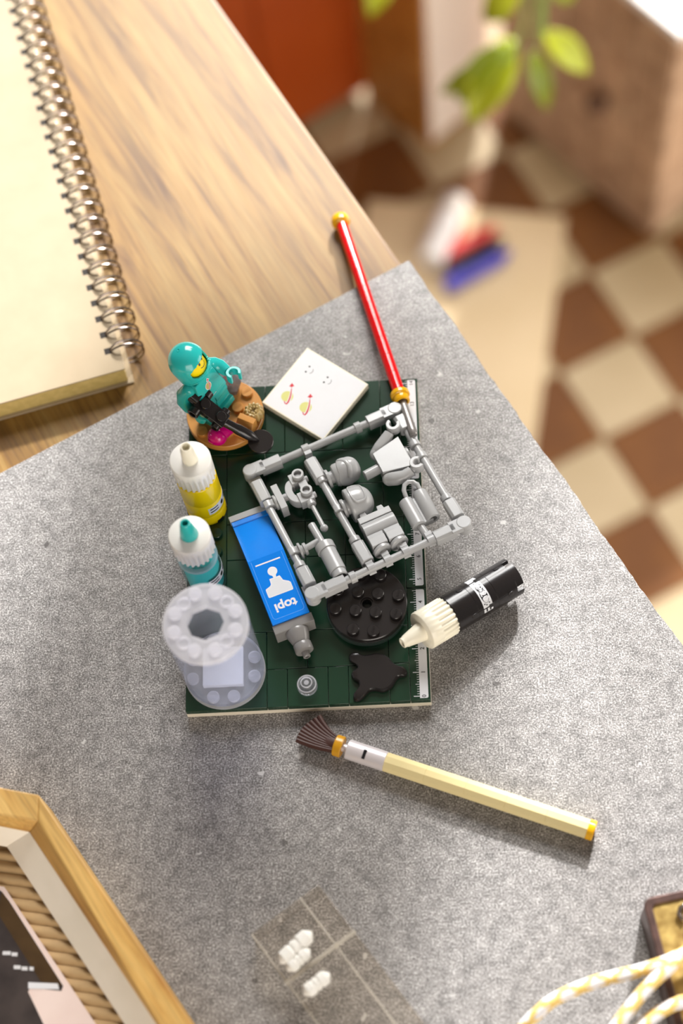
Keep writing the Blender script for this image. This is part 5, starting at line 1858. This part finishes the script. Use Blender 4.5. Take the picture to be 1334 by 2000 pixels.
# ------------------------------------------------------------------ worn tin and cord in the near right corner
tx = Vector((0.985, 0.17, 0)).normalized()
ty = Vector((tx.y, -tx.x, 0))                       # toward the viewer
TO_ = Vector((170.0, -86.4, 0))
XT = frame_xyz(TO_, tx, -ty)                        # x right, y away, z up
tin = thing('metal_tin', TO_ + tx * 24 + ty * 24, 'dark rimmed brass topped metal tin in the near right corner', 'tin')
def rrect(x0, y0, x1, y1, r, n=6):
    out = []
    for cx_, cy__, a0 in ((x1 - r, y1 - r, 0), (x0 + r, y1 - r, 90), (x0 + r, y0 + r, 180), (x1 - r, y0 + r, 270)):
        out += [(cx_ + r * math.cos(math.radians(a0 + 90 * i / n)), cy__ + r * math.sin(math.radians(a0 + 90 * i / n))) for i in range(n + 1)]
    return out
MB(XT).prism(rrect(0, -50, 50, 0, 3), 0, 18.5).build('tin_body', 'tin_dark', tin, bevel=0.4)
rim = MB(XT)
o_, i_ = rrect(-0.4, -50.4, 50.4, 0.4, 3.4), rrect(2.6, -47.4, 47.4, -2.6, 2.0)
n = len(o_)
vs = [(x, y, 18.5) for x, y in o_] + [(x, y, 20.4) for x, y in o_] + [(x, y, 20.4) for x, y in i_] + [(x, y, 18.5) for x, y in i_]
rim.add(vs, [(k * n + i, k * n + (i + 1) % n, ((k + 1) % 4) * n + (i + 1) % n, ((k + 1) % 4) * n + i) for k in range(4) for i in range(n)])
rim.build('tin_rim', 'tin_dark', tin, bevel=0.5)
MB(XT).prism(i_, 18.4, 19.5).build('brass_panel', 'tin_gold', tin, smooth=False)
hk = [(12.0, -10.5), (11.0, -8.0), (12.2, -5.9), (14.6, -5.0), (17.4, -5.8), (18.6, -8.4), (17.2, -11.0), (14.0, -12.6), (12.4, -14.2), (13.6, -16.6), (16.6, -17.6)]
MB(XT).tube([(x, y, 20.6) for x, y in hk], 0.95, 12).build('wire_hook', 'chrome', tin)
ctrl = [(118, -150, 3), (122, -133, 16), (130.0, -125.0, 22.5), (137.5, -120.6, 24.6), (150.4, -116.2, 25.6), (164.2, -113.6, 26.6), (176, -110.5, 27), (190, -106, 27), (206, -112, 26), (208, -126, 26),
        (196, -130, 26), (183, -124.5, 25.6), (170, -129.0, 25.2), (160, -138, 24), (154, -150, 20), (146, -160, 16), (142, -156, 16), (148, -143, 24), (157.3, -131.0, 28.5), (167.2, -120.4, 30.5), (176.9, -112.6, 31.5), (186, -106, 30.5), (199, -100, 27)]
P = [Vector(c) for c in ctrl]
pts = []
for i in range(len(P) - 1):
    a = P[max(i - 1, 0)]; b = P[i]; c = P[i + 1]; e = P[min(i + 2, len(P) - 1)]
    for k in range(14):
        t = k / 14.0
        pts.append(0.5 * ((2 * b) + (c - a) * t + (2 * a - 5 * b + 4 * c - e) * t * t + (-a + 3 * b - 3 * c + e) * t ** 3))
pts.append(P[-1])
# even spacing along the rope
acc = [pts[0]]
for p_ in pts[1:]:
    while (p_ - acc[-1]).length >= 0.8:
        acc.append(acc[-1] + (p_ - acc[-1]).normalized() * 0.8)
SEGR = 20
def cord_mat(i, k):
    a = (k * 2.0 / SEGR + i * 0.8 / 11.0) % 1.0
    b = (-k * 2.0 / SEGR + i * 0.8 / 11.0) % 1.0
    return 1 if (a < 0.36 or b < 0.36) else 0
cord = MB().tube(acc, 2.35, SEGR, matfun=cord_mat).build('braided_cord', ['rope_white', 'rope_yellow'], ang=80)
tag(cord, 'yellow and white braided cord looped over the brass tin', 'cord')
